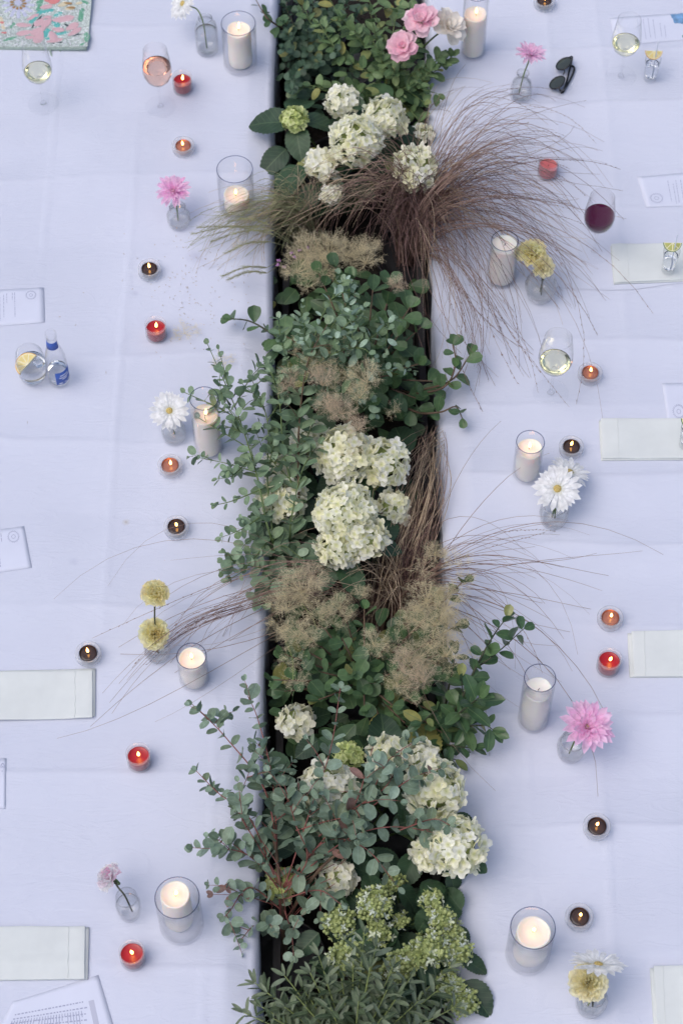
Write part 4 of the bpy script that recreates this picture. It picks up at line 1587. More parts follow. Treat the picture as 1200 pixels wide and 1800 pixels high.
for k in range(13):   # lilac daisy
    a = 2 * math.pi * k / 13 + .1
    app('lilac', 245 + 70 * math.cos(a), 55 + 52 * math.sin(a), 245 + 225 * math.cos(a), 55 + 200 * math.sin(a), .8)
for k in range(11):
    a = 2 * math.pi * k / 11
    app('gold', 245 + 55 * math.cos(a), 55 + 45 * math.sin(a), 245 + 115 * math.cos(a), 55 + 85 * math.sin(a), 1.2, .0012)
for k in range(5):
    app('lilac', 245, 50, 245 + 60 * math.cos(k * 1.26), 50 + 45 * math.sin(k * 1.26), 1.4, .0018)
for (k, x0, y0, x1, y1, w, u) in [
        ('teal', 400, 310, 560, 130, 1.0, 0), ('teal', 500, 180, 720, 130, .9, 0), ('teal', 690, 290, 790, 360, 1.2, 0), ('teal', 590, 500, 640, 380, 1.5, 0), ('teal', 720, 460, 900, 430, .8, 0), ('teal', 710, 220, 830, 170, 1.0, 0), ('teal', 370, 450, 420, 400, 1, 0), ('teal', 600, 520, 720, 500, .8, 0),
        ('pinkp', 420, 345, 210, 330, .7, .001), ('pinkp', 440, 420, 215, 460, .8, .001), ('pinkp', 600, 370, 410, 470, 1.1, .0015), ('pinkp', 580, 250, 460, 360, 1.0, .0015), ('pinkp', 680, 260, 550, 370, 1.1, .002), ('pinkp', 700, 280, 990, 230, .8, .001), ('pinkp', 880, 400, 1040, 310, 1.1, .001), ('pinkp', 690, 390, 860, 410, .9, .0015), ('pinkp', 900, 480, 1080, 370, .7, .001), ('pinkp', 560, 430, 470, 580, 1.2, .001), ('pinkp', 670, 420, 740, 560, 1.0, .001), ('pinkp', 480, 500, 330, 500, .8, .001), ('pinkp', 620, 560, 840, 520, .6, .0005), ('pinkp', 570, 240, 690, 230, .9, .0015), ('pinkp', 360, 270, 520, 190, .7, .0005), ('pinkp', 530, 110, 700, 80, .9, .001),
        ('coral', 590, 10, 800, 20, .9, .001), ('coral', 650, 50, 760, 40, .9, .001), ('coral', 0, 300, 60, 310, 1.2, .001), ('coral', 20, 440, 100, 440, .8, .001),
        ('cream', 770, 90, 900, 40, 1.1, .001), ('cream', 860, 130, 1000, 100, 1.0, .001), ('gold', 850, 50, 960, 60, .7, .002), ('gold', 880, 110, 1000, 115, .6, .002), ('cream', 1000, 60, 1090, 40, 1, .001), ('cream', 10, 230, 60, 400, .8, .0),
        ('leafg', 500, 150, 560, -20, .9, 0), ('leafg', 1060, 290, 1090, 110, 1.0, 0), ('leafg', 1150, 560, 1140, 430, 1.0, 0), ('leafg', 50, 540, 230, 495, .7, 0), ('leafg', 1080, 10, 1170, 60, .8, 0), ('leafg', 1050, 610, 1120, 570, .8, 0), ('leafg', 500, 20, 520, 160, .8, 0), ('leafg', 140, 380, 200, 300, .8, 0),
        ('dark', 420, 380, 560, 210, .4, .0004), ('dark', 850, 320, 920, 360, .8, .0004), ('dark', 960, 480, 1080, 450, .6, 0), ('dark', 760, 570, 830, 560, .7, 0), ('dark', 680, 585, 720, 575, .8, 0)]:
    app(k, x0, y0, x1, y1, w, u)
mb = MB()
for _ in range(1100):   # bugle beads filling the ground
    x, y = U(-600, 1160), U(-500, 610)
    q = bagp(x, y)
    q.z -= .0012
    if not (X0 + .004 < q.x < X1 - .004 and Y0 + .004 < q.y < Y1 - .004):
        continue
    a = U(0, 3.14)
    d = Vector((math.cos(a), math.sin(a), 0)) * U(.002, .007)
    mb.tube([q - d, q + d], .0013, 5)
bag.part('bugle_beads', mb, M['bead_white'], flap, 'stuff')

# ------------------------------------------------------------------ plants in the trough
LM = {}
LM['euc'] = leaf_mat('eucalyptus_leaf', [lin(86, 108, 84), lin(106, 128, 102), lin(122, 142, 118), lin(96, 116, 82)], lin(130, 150, 122), .5, .1, .018, k=1.25)
LM['euc_blue'] = leaf_mat('blue_eucalyptus_leaf', [lin(92, 110, 90), lin(108, 127, 108), lin(122, 142, 126), lin(98, 112, 88)], lin(130, 150, 138), .5, .1, .018, k=1.25)
LM['euc_red'] = leaf_mat('pink_eucalyptus_leaf', [lin(132, 108, 98), lin(150, 112, 106)], lin(170, 130, 120), .5, .1, .018, k=1.2)
LM['young'] = leaf_mat('pale_young_leaf', [lin(136, 160, 138), lin(156, 178, 160)], None, .5, .15, k=1.2)
LM['smoke'] = leaf_mat('smoke_bush_leaf', [lin(58, 84, 56), lin(72, 98, 66), lin(84, 112, 72), lin(64, 88, 62)], lin(104, 124, 84), .42, .12, .02, veins=.18, k=1.08, odd=lin(148, 146, 84))
LM['bay'] = leaf_mat('glossy_leaf', [lin(54, 80, 54), lin(66, 94, 62), lin(82, 108, 70)], lin(100, 122, 82), .35, .1, .02, veins=.12, spec=.5, k=1.08, odd=lin(148, 146, 84))
LM['hyd'] = leaf_mat('hydrangea_leaf', [lin(44, 66, 50), lin(54, 78, 56), lin(62, 90, 60)], lin(84, 106, 76), .5, .1, .016, veins=.4, k=1.0, odd=lin(148, 146, 84))
LM['rose'] = leaf_mat('rose_leaf', [lin(70, 94, 62), lin(88, 112, 74), lin(104, 126, 84)], lin(122, 140, 98), .5, .15, .02, veins=.2, k=1.2, odd=lin(148, 146, 84))
LM['ivy'] = leaf_mat('dark_round_leaf', [lin(56, 78, 60), lin(68, 92, 72), lin(80, 104, 84)], lin(92, 112, 88), .5, .1, .02, k=1.08, odd=lin(148, 146, 84))
LM['olive'] = leaf_mat('olive_leaf', [lin(62, 78, 54), lin(84, 100, 72), lin(124, 136, 112), lin(72, 88, 60)], lin(124, 136, 106), .45, .1, .012, k=1.0)
LM['cream'] = leaf_mat('cream_floret', [lin(251, 248, 224), lin(253, 250, 234), lin(246, 243, 208), lin(254, 251, 240)], None, .65, .4, base_c=lin(222, 225, 156), foot=.26)
LM['white'] = leaf_mat('white_floret', [lin(252, 248, 228), lin(253, 250, 236), lin(248, 243, 212)], None, .65, .4, base_c=lin(230, 230, 186), foot=.22)
LM['lime'] = leaf_mat('lime_floret', [lin(196, 208, 132), lin(208, 218, 150), lin(220, 226, 170)], None, .65, .3, base_c=lin(160, 182, 98), foot=.3)
LM['bud'] = leaf_mat('green_bud', [lin(156, 170, 108), lin(178, 188, 126)], None, .65, .2)
LM['bud_pale'] = leaf_mat('pale_bud', [lin(212, 220, 190), lin(200, 210, 202)], None, .65, .2)
M['grass_brown'] = mat('brown_grass', lin(140, 115, 103), .7, var=.4, vscale=40)
M['grass_dark'] = mat('dark_grass', lin(108, 83, 78), .7, var=.45, vscale=40)
M['grass_tan'] = mat('tan_grass', lin(176, 156, 132), .7, var=.35, vscale=40)
M['grass_green'] = mat('green_grass', lin(148, 150, 112), .7, var=.35, vscale=40)
M['plume'] = mat('smoke_plume', lin(240, 230, 198), .8, var=.2, vscale=20, trans=.4)
M['plume_pink'] = mat('pink_smoke_plume', lin(240, 225, 200), .8, var=.2, vscale=20, trans=.4)
M['lilac_flower'] = mat('lilac_flower', lin(168, 120, 172), .7)


def leaves(mname, fn, n=6, cols=(-1, 0, 1), vs=((.12, -.05), (.08, -.15), (.18, .06)), **k):
    return [blade(fn, n, cols, c, cu, **k).mesh('leaf', LM[mname]) for c, cu in vs]


ME = {}
ME['euc'] = leaves('euc', ell(.36, .5, .5), 7)
ME['euc_blue'] = leaves('euc_blue', ell(.38, .5, .48), 7)
ME['euc_long'] = leaves('euc_blue', ell(.24, .6, .62), 7)
ME['euc_red'] = leaves('euc_red', ell(.30, .5, .5), 7)
ME['young'] = leaves('young', ell(.26, .6, .55), 6)
ME['smoke'] = leaves('smoke', ell(.40, .78, .42, .12), 8, (-1, -.5, 0, .5, 1), ((.10, -.05), (.06, -.14), (.14, .05)), wave=.008)
ME['bay'] = leaves('bay', ell(.25, .72, .62), 8, (-1, -.5, 0, .5, 1), ((.14, -.10), (.10, -.2), (.18, .02)), wave=.01)
ME['bay_round'] = leaves('bay', ell(.36, .7, .45), 8, (-1, -.5, 0, .5, 1), ((.14, -.10), (.10, -.2), (.18, .02)), wave=.01)
ME['hyd'] = leaves('hyd', ell(.36, .55, .72), 20, (-1, -.6, -.2, 0, .2, .6, 1), ((.13, -.18), (.09, -.28), (.16, -.08)), wave=.012, tooth=.045)
ME['rose'] = leaves('rose', ell(.31, .55, .62), 8, (-1, -.5, 0, .5, 1), ((.12, -.10), (.08, -.2), (.16, 0)), wave=.01)
ME['ivy'] = leaves('ivy', ell(.40, .5, .45), 7)
ME['olive'] = leaves('olive', ell(.135, .6, .6), 7, (-1, 0, 1), ((.2, -.06), (.15, -.14), (.3, .08)))


def floret(mname, k=0):
    mb = MB()
    pb = blade(lambda t: .05 + .42 * math.sin(min(1, t * 1.0) ** .8 * 2.7), 4, (-1, -.4, .4, 1), .06, .08 + .05 * k, .015 * k, 1.1)
    for q in range(4):
        a = q * math.pi / 2 + U(-.12, .12)
        mb.merge(pb, Matrix.Rotation(a, 4, 'Z') @ Matrix.Translation((.015, 0, .01 * (q % 2))) @ Matrix.Scale(.52 * U(.9, 1.1), 4))
    mb.lc = []
    return mb.mesh('floret', LM[mname])


FL = {k: [floret(k, i) for i in range(3)] for k in ('cream', 'white', 'lime')}
bud_mb = MB().lathe([(0, .5), (.3, .42), (.46, .12), (.4, -.25), (.15, -.5), (0, -.55)], 7)
bud_fl = MB()
for q in range(4):
    bud_fl.merge(blade(lambda t: .05 + .28 * math.sin(t * 2.7), 2, (-1, 0, 1), .12, .3), Matrix.Rotation(q * math.pi / 2, 4, 'Z') @ Matrix.Scale(.6, 4))


class Plant(Grow):
    def __init__(self, name, label, px, py, group=None, pot=.105, cat_='plant'):
        b = P(px, py, SOIL)
        super().__init__(name, label, cat_, Vector((b.x, b.y, T + SOIL)), group)
        if pot:
            r = pot
            b = self.base
            o = link('pot', MB().lathe([(0, -.20), (r * .78, -.20), (r * .80, -.19), (r * .94, .005), (r, .008), (r * 1.0, .026), (r * .96, .028), (r * .93, .02), (r * .92, .0), (r * .6, .004), (0, .0)], 40, (0, 0, -.005)).mesh('pot', M['pot']), self.o)

    def sprig(self, ctrl, me, ls, spacing, style='opp', r0=.003, r1=.0009, smat='stem_brown', start=.12, taper=.55, tips=2, up=.55, twigs=0, twl=.10, alt=None, altp=.0):
        """a branch through (px, py, h) points, with leaves"""
        pts = cat([P(*c) for c in ctrl], 26)
        mb = MB()
        paths = [(pts, start, 1.0)]
        n = len(pts)
        mb.tube(pts, [r0 + (r1 - r0) * i / (n - 1) for i in range(n)], 6)
        for _ in range(twigs):
            i = random.randint(int(n * .25), n - 3)
            t = (pts[i + 1] - pts[i - 1]).normalized()
            d = (t * .7 + rnd_dir() * .9 + Vector((0, 0, .15))).normalized()
            L_ = twl * U(.6, 1.2)
            tw = cat([pts[i], pts[i] + d * L_ * .5 + Vector((0, 0, .01)), pts[i] + d * L_ + Vector((0, 0, -.01))], 10)
            mb.tube(tw, [r1 * 1.5 + (r1 * .6 - r1 * 1.5) * k / 10 for k in range(11)], 5)
            paths.append((tw, .2, .8))
        br = self.part('branch', mb, M[smat])
        for (pp, st, sz) in paths:
            seg = [0]
            for a, b in zip(pp, pp[1:]):
                seg.append(seg[-1] + (b - a).length)
            tot = seg[-1]
            s = tot * st
            k = 0
            ph = U(0, 6)
            while s < tot:
                i = max(j for j in range(len(seg)) if seg[j] <= s)
                i = min(i, len(pp) - 2)
                f = (s - seg[i]) / max(1e-6, seg[i + 1] - seg[i])
                p = pp[i].lerp(pp[i + 1], f)
                t = (pp[i + 1] - pp[i]).normalized()
                rel = s / tot
                size = ls * sz * (1 - (1 - taper) * rel ** 2) * U(.62, 1.22)
                a = t.cross(Vector((0, 0, 1)))
                if a.length < .2:
                    a = t.orthogonal()
                a.normalize()
                b = t.cross(a)
                if style == 'opp':
                    ang = [ph + k * 1.571, ph + k * 1.571 + math.pi]
                elif style == 'flat':
                    ang = [U(-.3, .3), math.pi + U(-.3, .3)]
                else:
                    ang = [ph + k * 2.4]
                for w in ang:
                    w += U(-.25, .25)
                    sd_ = a * math.cos(w) + b * math.sin(w)
                    d = sd_ + t * U(.25, .75)
                    d.z += U(-.1, .2)
                    d.normalize()
                    nrm = Vector((0, 0, 1)) * up + t * (1 - up) + rnd_dir() * .35
                    mm = me
                    if alt and random.random() < altp:
                        mm = alt
                    self.inst('leaf', random.choice(mm), frame(p + sd_ * .002, d, nrm, (size, size * U(.88, 1.1), size)), br)
                s += spacing * U(.75, 1.25) * (1 - .35 * rel)
                k += 1
            for q in range(tips):
                t = (pp[-1] - pp[-2]).normalized()
                d = (t + rnd_dir() * .5).normalized()
                self.inst('leaf', random.choice(me), frame(pp[-1], d, Vector((0, 0, 1)) + rnd_dir() * .4, ls * sz * taper * U(.6, .9)), br)
        return br

    def filler(self, n, box, me, ls, h):
        """low leaves on short stalks that close the plant towards the pot"""
        for _ in range(n):
            q = P(U(box[0], box[2]), U(box[1], box[3]), U(*h))
            w = U(0, 6.28)
            d = Vector((math.cos(w), math.sin(w), U(-.3, .3)))
            l = ls * U(.7, 1.15)
            self.inst('leaf', random.choice(me), frame(q, d, Vector((0, 0, 1)) + rnd_dir() * .6, (l, l * U(.85, 1.1), l)))

    def stemto(self, q, mname='stem_green', r=.003, frm=None):
        a = (frm or self.base + Vector((U(-.04, .04), U(-.04, .04), 0)))
        m_ = a.lerp(q, .55) + Vector((0, 0, .02))
        self.part('stem', MB().tube(cat([a, m_, q], 10), r, 6), M[mname])

    def big_leaf(self, x0, y0, x1, y1, h0, h1, me=None, wf=1.0, tilt=.25):
        a, b = P(x0, y0, h0), P(x1, y1, h1)
        l = (b - a).length
        self.inst('leaf', random.choice(me or ME['hyd']), frame(a, b - a, Vector((0, 0, 1)) + rnd_dir() * tilt, (l, l * wf, l)))

    def bloom(self, px, py, h, r, kind='cream', sq=.85, fs=.0245, stretch=1.0, leaf_n=3, ll=.092):
        c = P(px, py, h)
        self.stemto(c - Vector((0, 0, r * .5)))
        core = MB().lathe([(0, .7 * sq), (.4, .6 * sq), (.66, .3 * sq), (.7, 0), (.5, -.3 * sq), (0, -.45 * sq)], 14, c)
        core.v = [(c.x + (x - c.x) * r, c.y + (y - c.y) * r * stretch, c.z + (z - c.z) * r) for x, y, z in core.v]
        hd = self.part('flower_head', core, LM['bud'] if kind in ('bud',) else M['stem_lime'])
        to_cam = (CAM - c).normalized()
        if kind == 'bud':
            mb, mp = MB(), MB()
            n = int(4 * math.pi * r * r * .62 / (.0095 ** 2 * .85))
            for k in range(n):
                z = 1 - (k + .5) / n * 1.35
                w = k * 2.39996
                rr = math.sqrt(max(0, 1 - z * z))
                d = Vector((rr * math.cos(w), rr * math.sin(w) * stretch, z * sq))
                q = c + d * r * U(.62, 1.16)
                s = U(.006, .0115)
                if random.random() < .55:
                    mb.merge(bud_mb, frame(q, d.orthogonal(), d + rnd_dir() * .3, s))
                else:
                    (mp if random.random() < .45 else mb).merge(bud_fl, frame(q, rnd_dir(), d + rnd_dir() * .4, s * 1.5))
            self.part('bud_cluster', mb, LM['bud'], hd, 'stuff')
            self.part('opening_florets', mp, LM['bud_pale'], hd, 'stuff')
        else:
            n = int(4 * math.pi * r * r * .70 / (fs ** 2 * .50))
            todo = []
            ph = U(0, 6)
            lump = [(rnd_dir(), U(-.10, .10)) for _ in range(7)]
            for k in range(n):
                z = 1 - (k + .5) / n * 1.42
                w = k * 2.39996 + ph
                rr = math.sqrt(max(0, 1 - z * z))
                d = Vector((rr * math.cos(w), rr * math.sin(w) * stretch, z * sq))
                f = 1 + sum(a_ * max(0, d.normalized().dot(q_)) ** 4 for q_, a_ in lump)
                q = c + d * r * f * U(.86, 1.06) + rnd_dir() * .0025
                todo.append((-(d.dot(to_cam)), q, d))
            todo.sort(key=lambda e: e[0])
            for (_, q, d) in todo:
                self.queue.append((_, q, d, kind, fs * U(.8, 1.25), hd))
        for k in range(leaf_n):
            a = U(0, 6.28)
            d = Vector((math.cos(a), math.sin(a), U(-.35, .1)))
            l = ll * U(.75, 1.15)
            st = c + d * r * .35 - Vector((0, 0, r * .75))
            self.inst('leaf', random.choice(ME['hyd']), frame(st, d, Vector((0, 0, 1)) + rnd_dir() * .3, (l, l * U(.85, 1.1), l)))

    queue = None

    def bloom_done(self):
        self.queue.sort(key=lambda e: e[0])
        for (_, q, d, kind, s, hd) in self.queue:
            self.inst('floret', random.choice(FL[kind]), frame(q, rnd_dir(), d.normalized() + rnd_dir() * .26, s * 1.12), hd)
        self.done()


def hydrangea(label, px, py, heads, lv, group='hydrangeas in the trough', fill=0, box=None, pot=.11):
    p = Plant('hydrangea', label, px, py, group, pot)
    p.queue = []
    for h in heads:
        p.bloom(*h[:5], **(h[5] if len(h) > 5 else {}))
    for l in lv:
        p.big_leaf(*l)
    for _ in range(fill):
        x, y = U(box[0], box[2]), U(box[1], box[3])
        a = U(0, 6.28)
        l = U(55, 85)
        h = U(-.12, -.02)
        p.big_leaf(x, y, x + l * math.cos(a), y + l * .75 * math.sin(a), h, h + U(-.03, .02))
    p.bloom_done()
    return p


def fibres(n=60, seed=0, R_=.045, mname='plume'):
    """smoke bush plume: fine branching hairs in an airy ellipsoid"""
    rs = random.Random(seed)
    mb = MB()

    def rd():
        while True:
            v = Vector((rs.uniform(-1, 1), rs.uniform(-1, 1), rs.uniform(-1, 1)))
            if .1 < v.length < 1:
                return v.normalized()
    def line(a, b, r):
        d = (b - a)
        s = d.orthogonal().normalized() * r
        t_ = d.cross(s).normalized() * r
        o = len(mb.v)
        for q in (a, b):
            for w in (s, -s * .5 + t_ * .87, -s * .5 - t_ * .87):
                mb.v.append(tuple(q + w))
        mb.f.extend([(o, o + 1, o + 4, o + 3), (o + 1, o + 2, o + 5, o + 4), (o + 2, o, o + 3, o + 5)])
    for _ in range(n):
        d = rd()
        d.z = abs(d.z) * .9 - .1
        a = Vector((0, 0, -R_ * .5))
        e = Vector((d.x * R_, d.y * R_, d.z * R_ * .8)) * rs.uniform(.55, 1.0)
        m_ = a.lerp(e, .55) + rd() * R_ * .08
        line(a, m_, .00032)
        line(m_, e, .00024)
        for k in range(rs.randint(7, 11)):
            f = rs.uniform(.2, 1)
            q = m_.lerp(e, f)
            q2 = q + (rd() + d * .5) * R_ * rs.uniform(.12, .26)
            line(q, q2, .00018)
            for j in range(rs.randint(2, 4)):
                line(q2, q2 + rd() * R_ * rs.uniform(.07, .16), .00013)
    return mb.mesh('plume', M[mname])


PLU = {'plume': [fibres(52, i, .055, 'plume') for i in range(3)], 'plume_pink': [fibres(50, 10 + i, .055, 'plume_pink') for i in range(3)],
       'thin': [fibres(22, 20 + i, .055, 'plume') for i in range(2)]}


def plume(pl, px, py, h, s, kind='plume', sq=1.0):
    c = P(px, py, h)
    w = U(0, 6)
    d = Vector((math.cos(w), math.sin(w), U(-.2, .2)))
    pl.inst('plume', random.choice(PLU[kind]), frame(c, d, Vector((U(-.3, .3), U(-.3, .3), 1)), (s, s * U(.8, 1.15) * sq, s * U(.8, 1))))


def bez(a, b, c, d, n=12):
    out = []
    for i in range(n + 1):
        t = i / n
        u = 1 - t
        out.append(a * u ** 3 + b * 3 * u * u * t + c * 3 * u * t * t + d * t ** 3)
    return out


def grass(pl, name, base_px, tips, mname, peak=(.18, .32), r=.00075, spread=.035, seed_p=.0, kind='stuff', n=13, seed_l=.05, end_h=(-.0, .05), kink=0.0):
    """blades from the crown to tips (px, py) falling over the cloth"""
    mb = MB()
    b0 = P(base_px[0], base_px[1], SOIL)
    for (tx, ty) in tips:
        hh = U(*peak)
        eh = U(*end_h)
        e = P(tx, ty, max(eh, .012))
        a = b0 + Vector((U(-spread, spread), U(-spread, spread), .01))
        hor = Vector((e.x - a.x, e.y - a.y, 0))
        side = Vector((-hor.y, hor.x, 0)) * random.gauss(0, .2)
        c1 = a + Vector((0, 0, (hh - SOIL) * .95)) + hor * U(.05, .2)
        c2 = a + hor * U(.5, .72) + Vector((0, 0, (hh - SOIL) * U(.85, 1.1))) + side
        pts = bez(a, c1, c2, e, n)
        if kink and random.random() < kink:
            k = random.randint(n - 5, n - 2)
            tw = rnd_dir() * .035
            tw.z = abs(tw.z) * .3
            for j in range(k, n + 1):
                pts[j] = pts[j] + tw * (j - k) / (n - k)
        for q in pts:
            if abs(q.x) > .23 and q.z < T + .011:
                q.z = T + .011
        rr = r * U(.55, 1.5)
        mb.tube(pts, [rr * (1 - .65 * (i / n) ** 1.5) for i in range(n + 1)], 3, False)
        if random.random() < seed_p:
            i0 = int(n * U(.55, .85))
            for k in range(int(seed_l / .0035)):
                f = i0 + (k * .0035 / seed_l) * (n - i0)
                i = min(int(f), n - 1)
                q = pts[i].lerp(pts[i + 1], f - i)
                t = (pts[i + 1] - pts[i]).normalized()
                d = (t * 1.2 + rnd_dir() * .5).normalized()
                mb.tube([q, q + d * .003, q + d * .0065], [.0003, .0009, .0002], 3, False)
    o = pl.part(name, mb, M[mname], None, kind)
    return o


def fan(cx, cy, n, a0, a1, l0, l1, ysc=1.0, pw=1.0):
    """tips around a crown, angle in degrees clockwise from right in the picture"""
    out = []
    for _ in range(n):
        a = R(U(a0, a1))
        l = l0 + (l1 - l0) * U(0, 1) ** pw
        out.append((cx + l * math.cos(a), cy + l * math.sin(a) * ysc))
    return out


def bundle(pl, name, ctrl, n, mname, r=.0009, jit=.012, seed_p=.3):
    """a lock of blades that run together and part towards their tips"""
    mb = MB()
    C = [P(*c) for c in ctrl]
    for _ in range(n):
        o_ = Vector((random.gauss(0, 1), random.gauss(0, 1), random.gauss(0, .5)))
        pts = [c + o_ * jit * (.35 + 1.5 * (i / (len(C) - 1)) ** 2) + rnd_dir() * jit * .25 for i, c in enumerate(C)]
        cut = U(.65, 1.0)
        pp = cat(pts, 20)
        pp = pp[:max(6, int(21 * cut))]
        for q in pp:
            if abs(q.x) > .23 and q.z < T + .014:
                q.z = T + .014
        k = len(pp)
        mb.tube(pp, [r * U(.8, 1.2) * (1 - .6 * i / k) for i in range(k)], 3, False)
        if random.random() < seed_p:
            for i in range(int(k * .6), k - 1):
                for _q in range(3):
                    q = pp[i].lerp(pp[i + 1], U(0, 1))
                    d = ((pp[i + 1] - pp[i]).normalized() * 1.2 + rnd_dir() * .5).normalized()
                    mb.tube([q, q + d * .003, q + d * .0065], [.0003, .0009, .0002], 3, False)
    return pl.part(name, mb, M[mname], None, 'stuff')

# --- far end: dark round-leaved shrub, rose bush
p = Plant('leafy_shrub', 'dark leafy shrub with small round leaves at the far end of the trough', 545, 60, None, .11)
for (tx, ty) in [(500, 10), (525, -30), (560, -20), (600, 10), (505, 60), (540, 50), (575, 60), (500, 110), (530, 120), (560, 110), (510, 160), (520, 190), (585, 20), (620, -10), (550, 0), (500, 40), (640, 20), (590, 90), (540, 90), (515, 135), (498, 85), (575, 30)]:
    p.sprig([(545, 75, -.18), ((545 + tx) / 2, (80 + ty) / 2 + 8, -.04), (tx, ty, U(-.02, .09))], ME['ivy'], .030, .021, 'opp', .0025, .0009, 'stem_dark', .3, .7, 2)
p.sprig([(545, 75, -.18), (480, 40, .04), (462, 20, .06), (450, 0, .06)], ME['bay_round'], .042, .03, 'alt', .003, .001, 'stem_brown', .45, .8, 2)
p.filler(90, (495, -20, 640, 210), ME['ivy'], .034, (-.12, .0))
p.done()

p = Plant('rose_bush', 'rose bush with two pink blooms and one white bloom', 690, 150, None, .10)
p.queue = []
for (tx, ty, h) in [(770, 100, .08), (795, 98, .07), (770, 165, .05), (760, 120, .08), (640, 170, .04), (590, 190, .02), (520, 150, .03), (545, 150, .05), (560, 40, .10), (600, 30, .12), (650, 20, .13), (700, 10, .13), (740, 60, .12), (690, 120, .08), (720, 150, .05), (745, 180, .02), (755, 230, -.02), (650, 60, .12), (620, 110, .07), (670, 90, .1), (580, 0, .12), (640, -20, .12), (530, 20, .1)]:
    p.sprig([(690, 150, -.18), ((690 * .45 + tx * .55) + U(-15, 15), (160 * .45 + ty * .55) + U(-12, 12), h * .4), (tx, ty, h)], ME['rose'], U(.034, .05), U(.024, .036), random.choice(['flat', 'alt', 'opp']), .0026, .0009, 'stem_green', .48, .8, 2, up=.75, twigs=1, twl=.05)
for (x, y, h, s, k, axv) in [(741, 36, .19, .040, 'rose_pink', (-.1, -.1, 1)), (708, 82, .15, .036, 'rose_pink', (-.3, -.3, .9)), (788, 44, .17, .042, 'rose_white', (.5, -.1, .8))]:
    c = P(x, y, h)
    ax = Vector(axv).normalized()
    p.stemto(c - ax * .01, 'stem_green', .0026, P(700, 140, -.15))
    mb = MB().merge(MB().lathe([(0, -.45), (.14, -.4), (.25, -.2), (.2, -.05), (0, .05)], 12), frame(c, ax.orthogonal(), ax, s))
    hd = p.part('rose_bloom', mb, M['stem_green'])
    head(p, c - ax * s * .1, ax, [(6, s * 1.2, .95, -6, .04 * s, .25), (6, s * 1.1, .9, 10, .04 * s, .3), (5, s * .9, .9, 32, .04 * s, .35), (4, s * .62, .85, 58, .03 * s, .35)], ROS[k], hd)
p.filler(60, (580, 0, 740, 180), ME['rose'], .042, (-.12, .03))
p.done()
p_ = p
slate = P(640, 128, -.06)
mb = MB()
for k in range(2):
    for (x, y) in ((622, 95), (655, 88), (664, 105), (660, 128), (640, 145), (622, 146), (614, 130)):
        q = P(x, y, -.03 if y < 110 else -.07)
        mb.v.append((q.x - slate.x, q.y - slate.y, q.z - slate.z - k * .006))
mb.f = [tuple(reversed(range(7))), tuple(range(7, 14))] + [(i, (i + 1) % 7, 7 + (i + 1) % 7, 7 + i) for i in range(7)]
M['slate'] = mat('slate', lin(112, 110, 112), .8, var=.2, vscale=60, bump=.5, bscale=90)
tag(link('slate_piece', mb.mesh('slate_piece', M['slate'], False), None, slate), 'grey slate piece leaning among the rose leaves at the far end', 'slate')

# --- hydrangea A
hydrangea('white green hydrangea below the roses at the far end, one lime bloom', 600, 300,
          [(602, 179, .08, .042, 'white', dict(leaf_n=1)), (675, 208, .09, .052, 'cream', dict(leaf_n=2)), (627, 248, .12, .065, 'cream', dict(leaf_n=2)),
           (566, 291, .06, .042, 'white', dict(leaf_n=2)), (583, 343, .04, .026, 'white', dict(leaf_n=1, fs=.016)), (732, 296, .10, .050, 'cream', dict(stretch=1.25, leaf_n=1)),
           (518, 210, .09, .033, 'lime', dict(fs=.017, leaf_n=0)), (745, 235, .02, .025, 'white', dict(leaf_n=0))],
          [(512, 216, 434, 208, .08, .07), (520, 222, 527, 278, .07, .05), (530, 210, 594, 222, .07, .06), (515, 200, 540, 165, .06, .03), (503, 262, 460, 300, .03, .02), (525, 290, 500, 345, .03, .02),
           (530, 300, 462, 330, .0, .01), (500, 320, 470, 365, .0, -.01), (600, 320, 660, 345, .0, -.02), (650, 300, 700, 275, .02, .0), (640, 190, 610, 175, .09, .09), (690, 170, 640, 150, .03, .03),
           (560, 330, 520, 372, .02, .0), (690, 250, 735, 225, .02, .0), (560, 262, 520, 300, .05, .03), (700, 160, 745, 185, .01, 0), (590, 360, 545, 380, .0, -.03)], fill=16, box=(510, 200, 720, 370))

# --- brown fountain grass (right)
pg = Plant('fountain_grass', 'large brown fountain grass arching over the right table', 728, 455, None, .105)
tips = fan(735, 390, 84, -80, 55, 90, 330, .9, .8) + fan(735, 380, 96, -45, 35, 170, 370, .95) + fan(735, 400, 45, 40, 85, 140, 320, 1.05) + fan(735, 400, 80, 150, 260, 60, 230, .7)
grass(pg, 'blades', (728, 448), tips[::2], 'grass_brown', (.12, .30), .00085, .045, .1, kink=.2)
grass(pg, 'dark_blades', (728, 448), tips[1::2], 'grass_dark', (.12, .28), .00085, .05, .08, kink=.2)
grass(pg, 'pale_blades', (728, 448), fan(735, 400, 75, -80, 90, 100, 320, .95) + fan(720, 400, 40, 160, 250, 100, 260, .7), 'grass_tan', (.12, .27), .0008, .045, .12)
grass(pg, 'short_blades', (728, 448), fan(735, 395, 230, 0, 360, 15, 110, .95), 'grass_dark', (.06, .2), .001, .05, 0, end_h=(.02, .14), n=9)
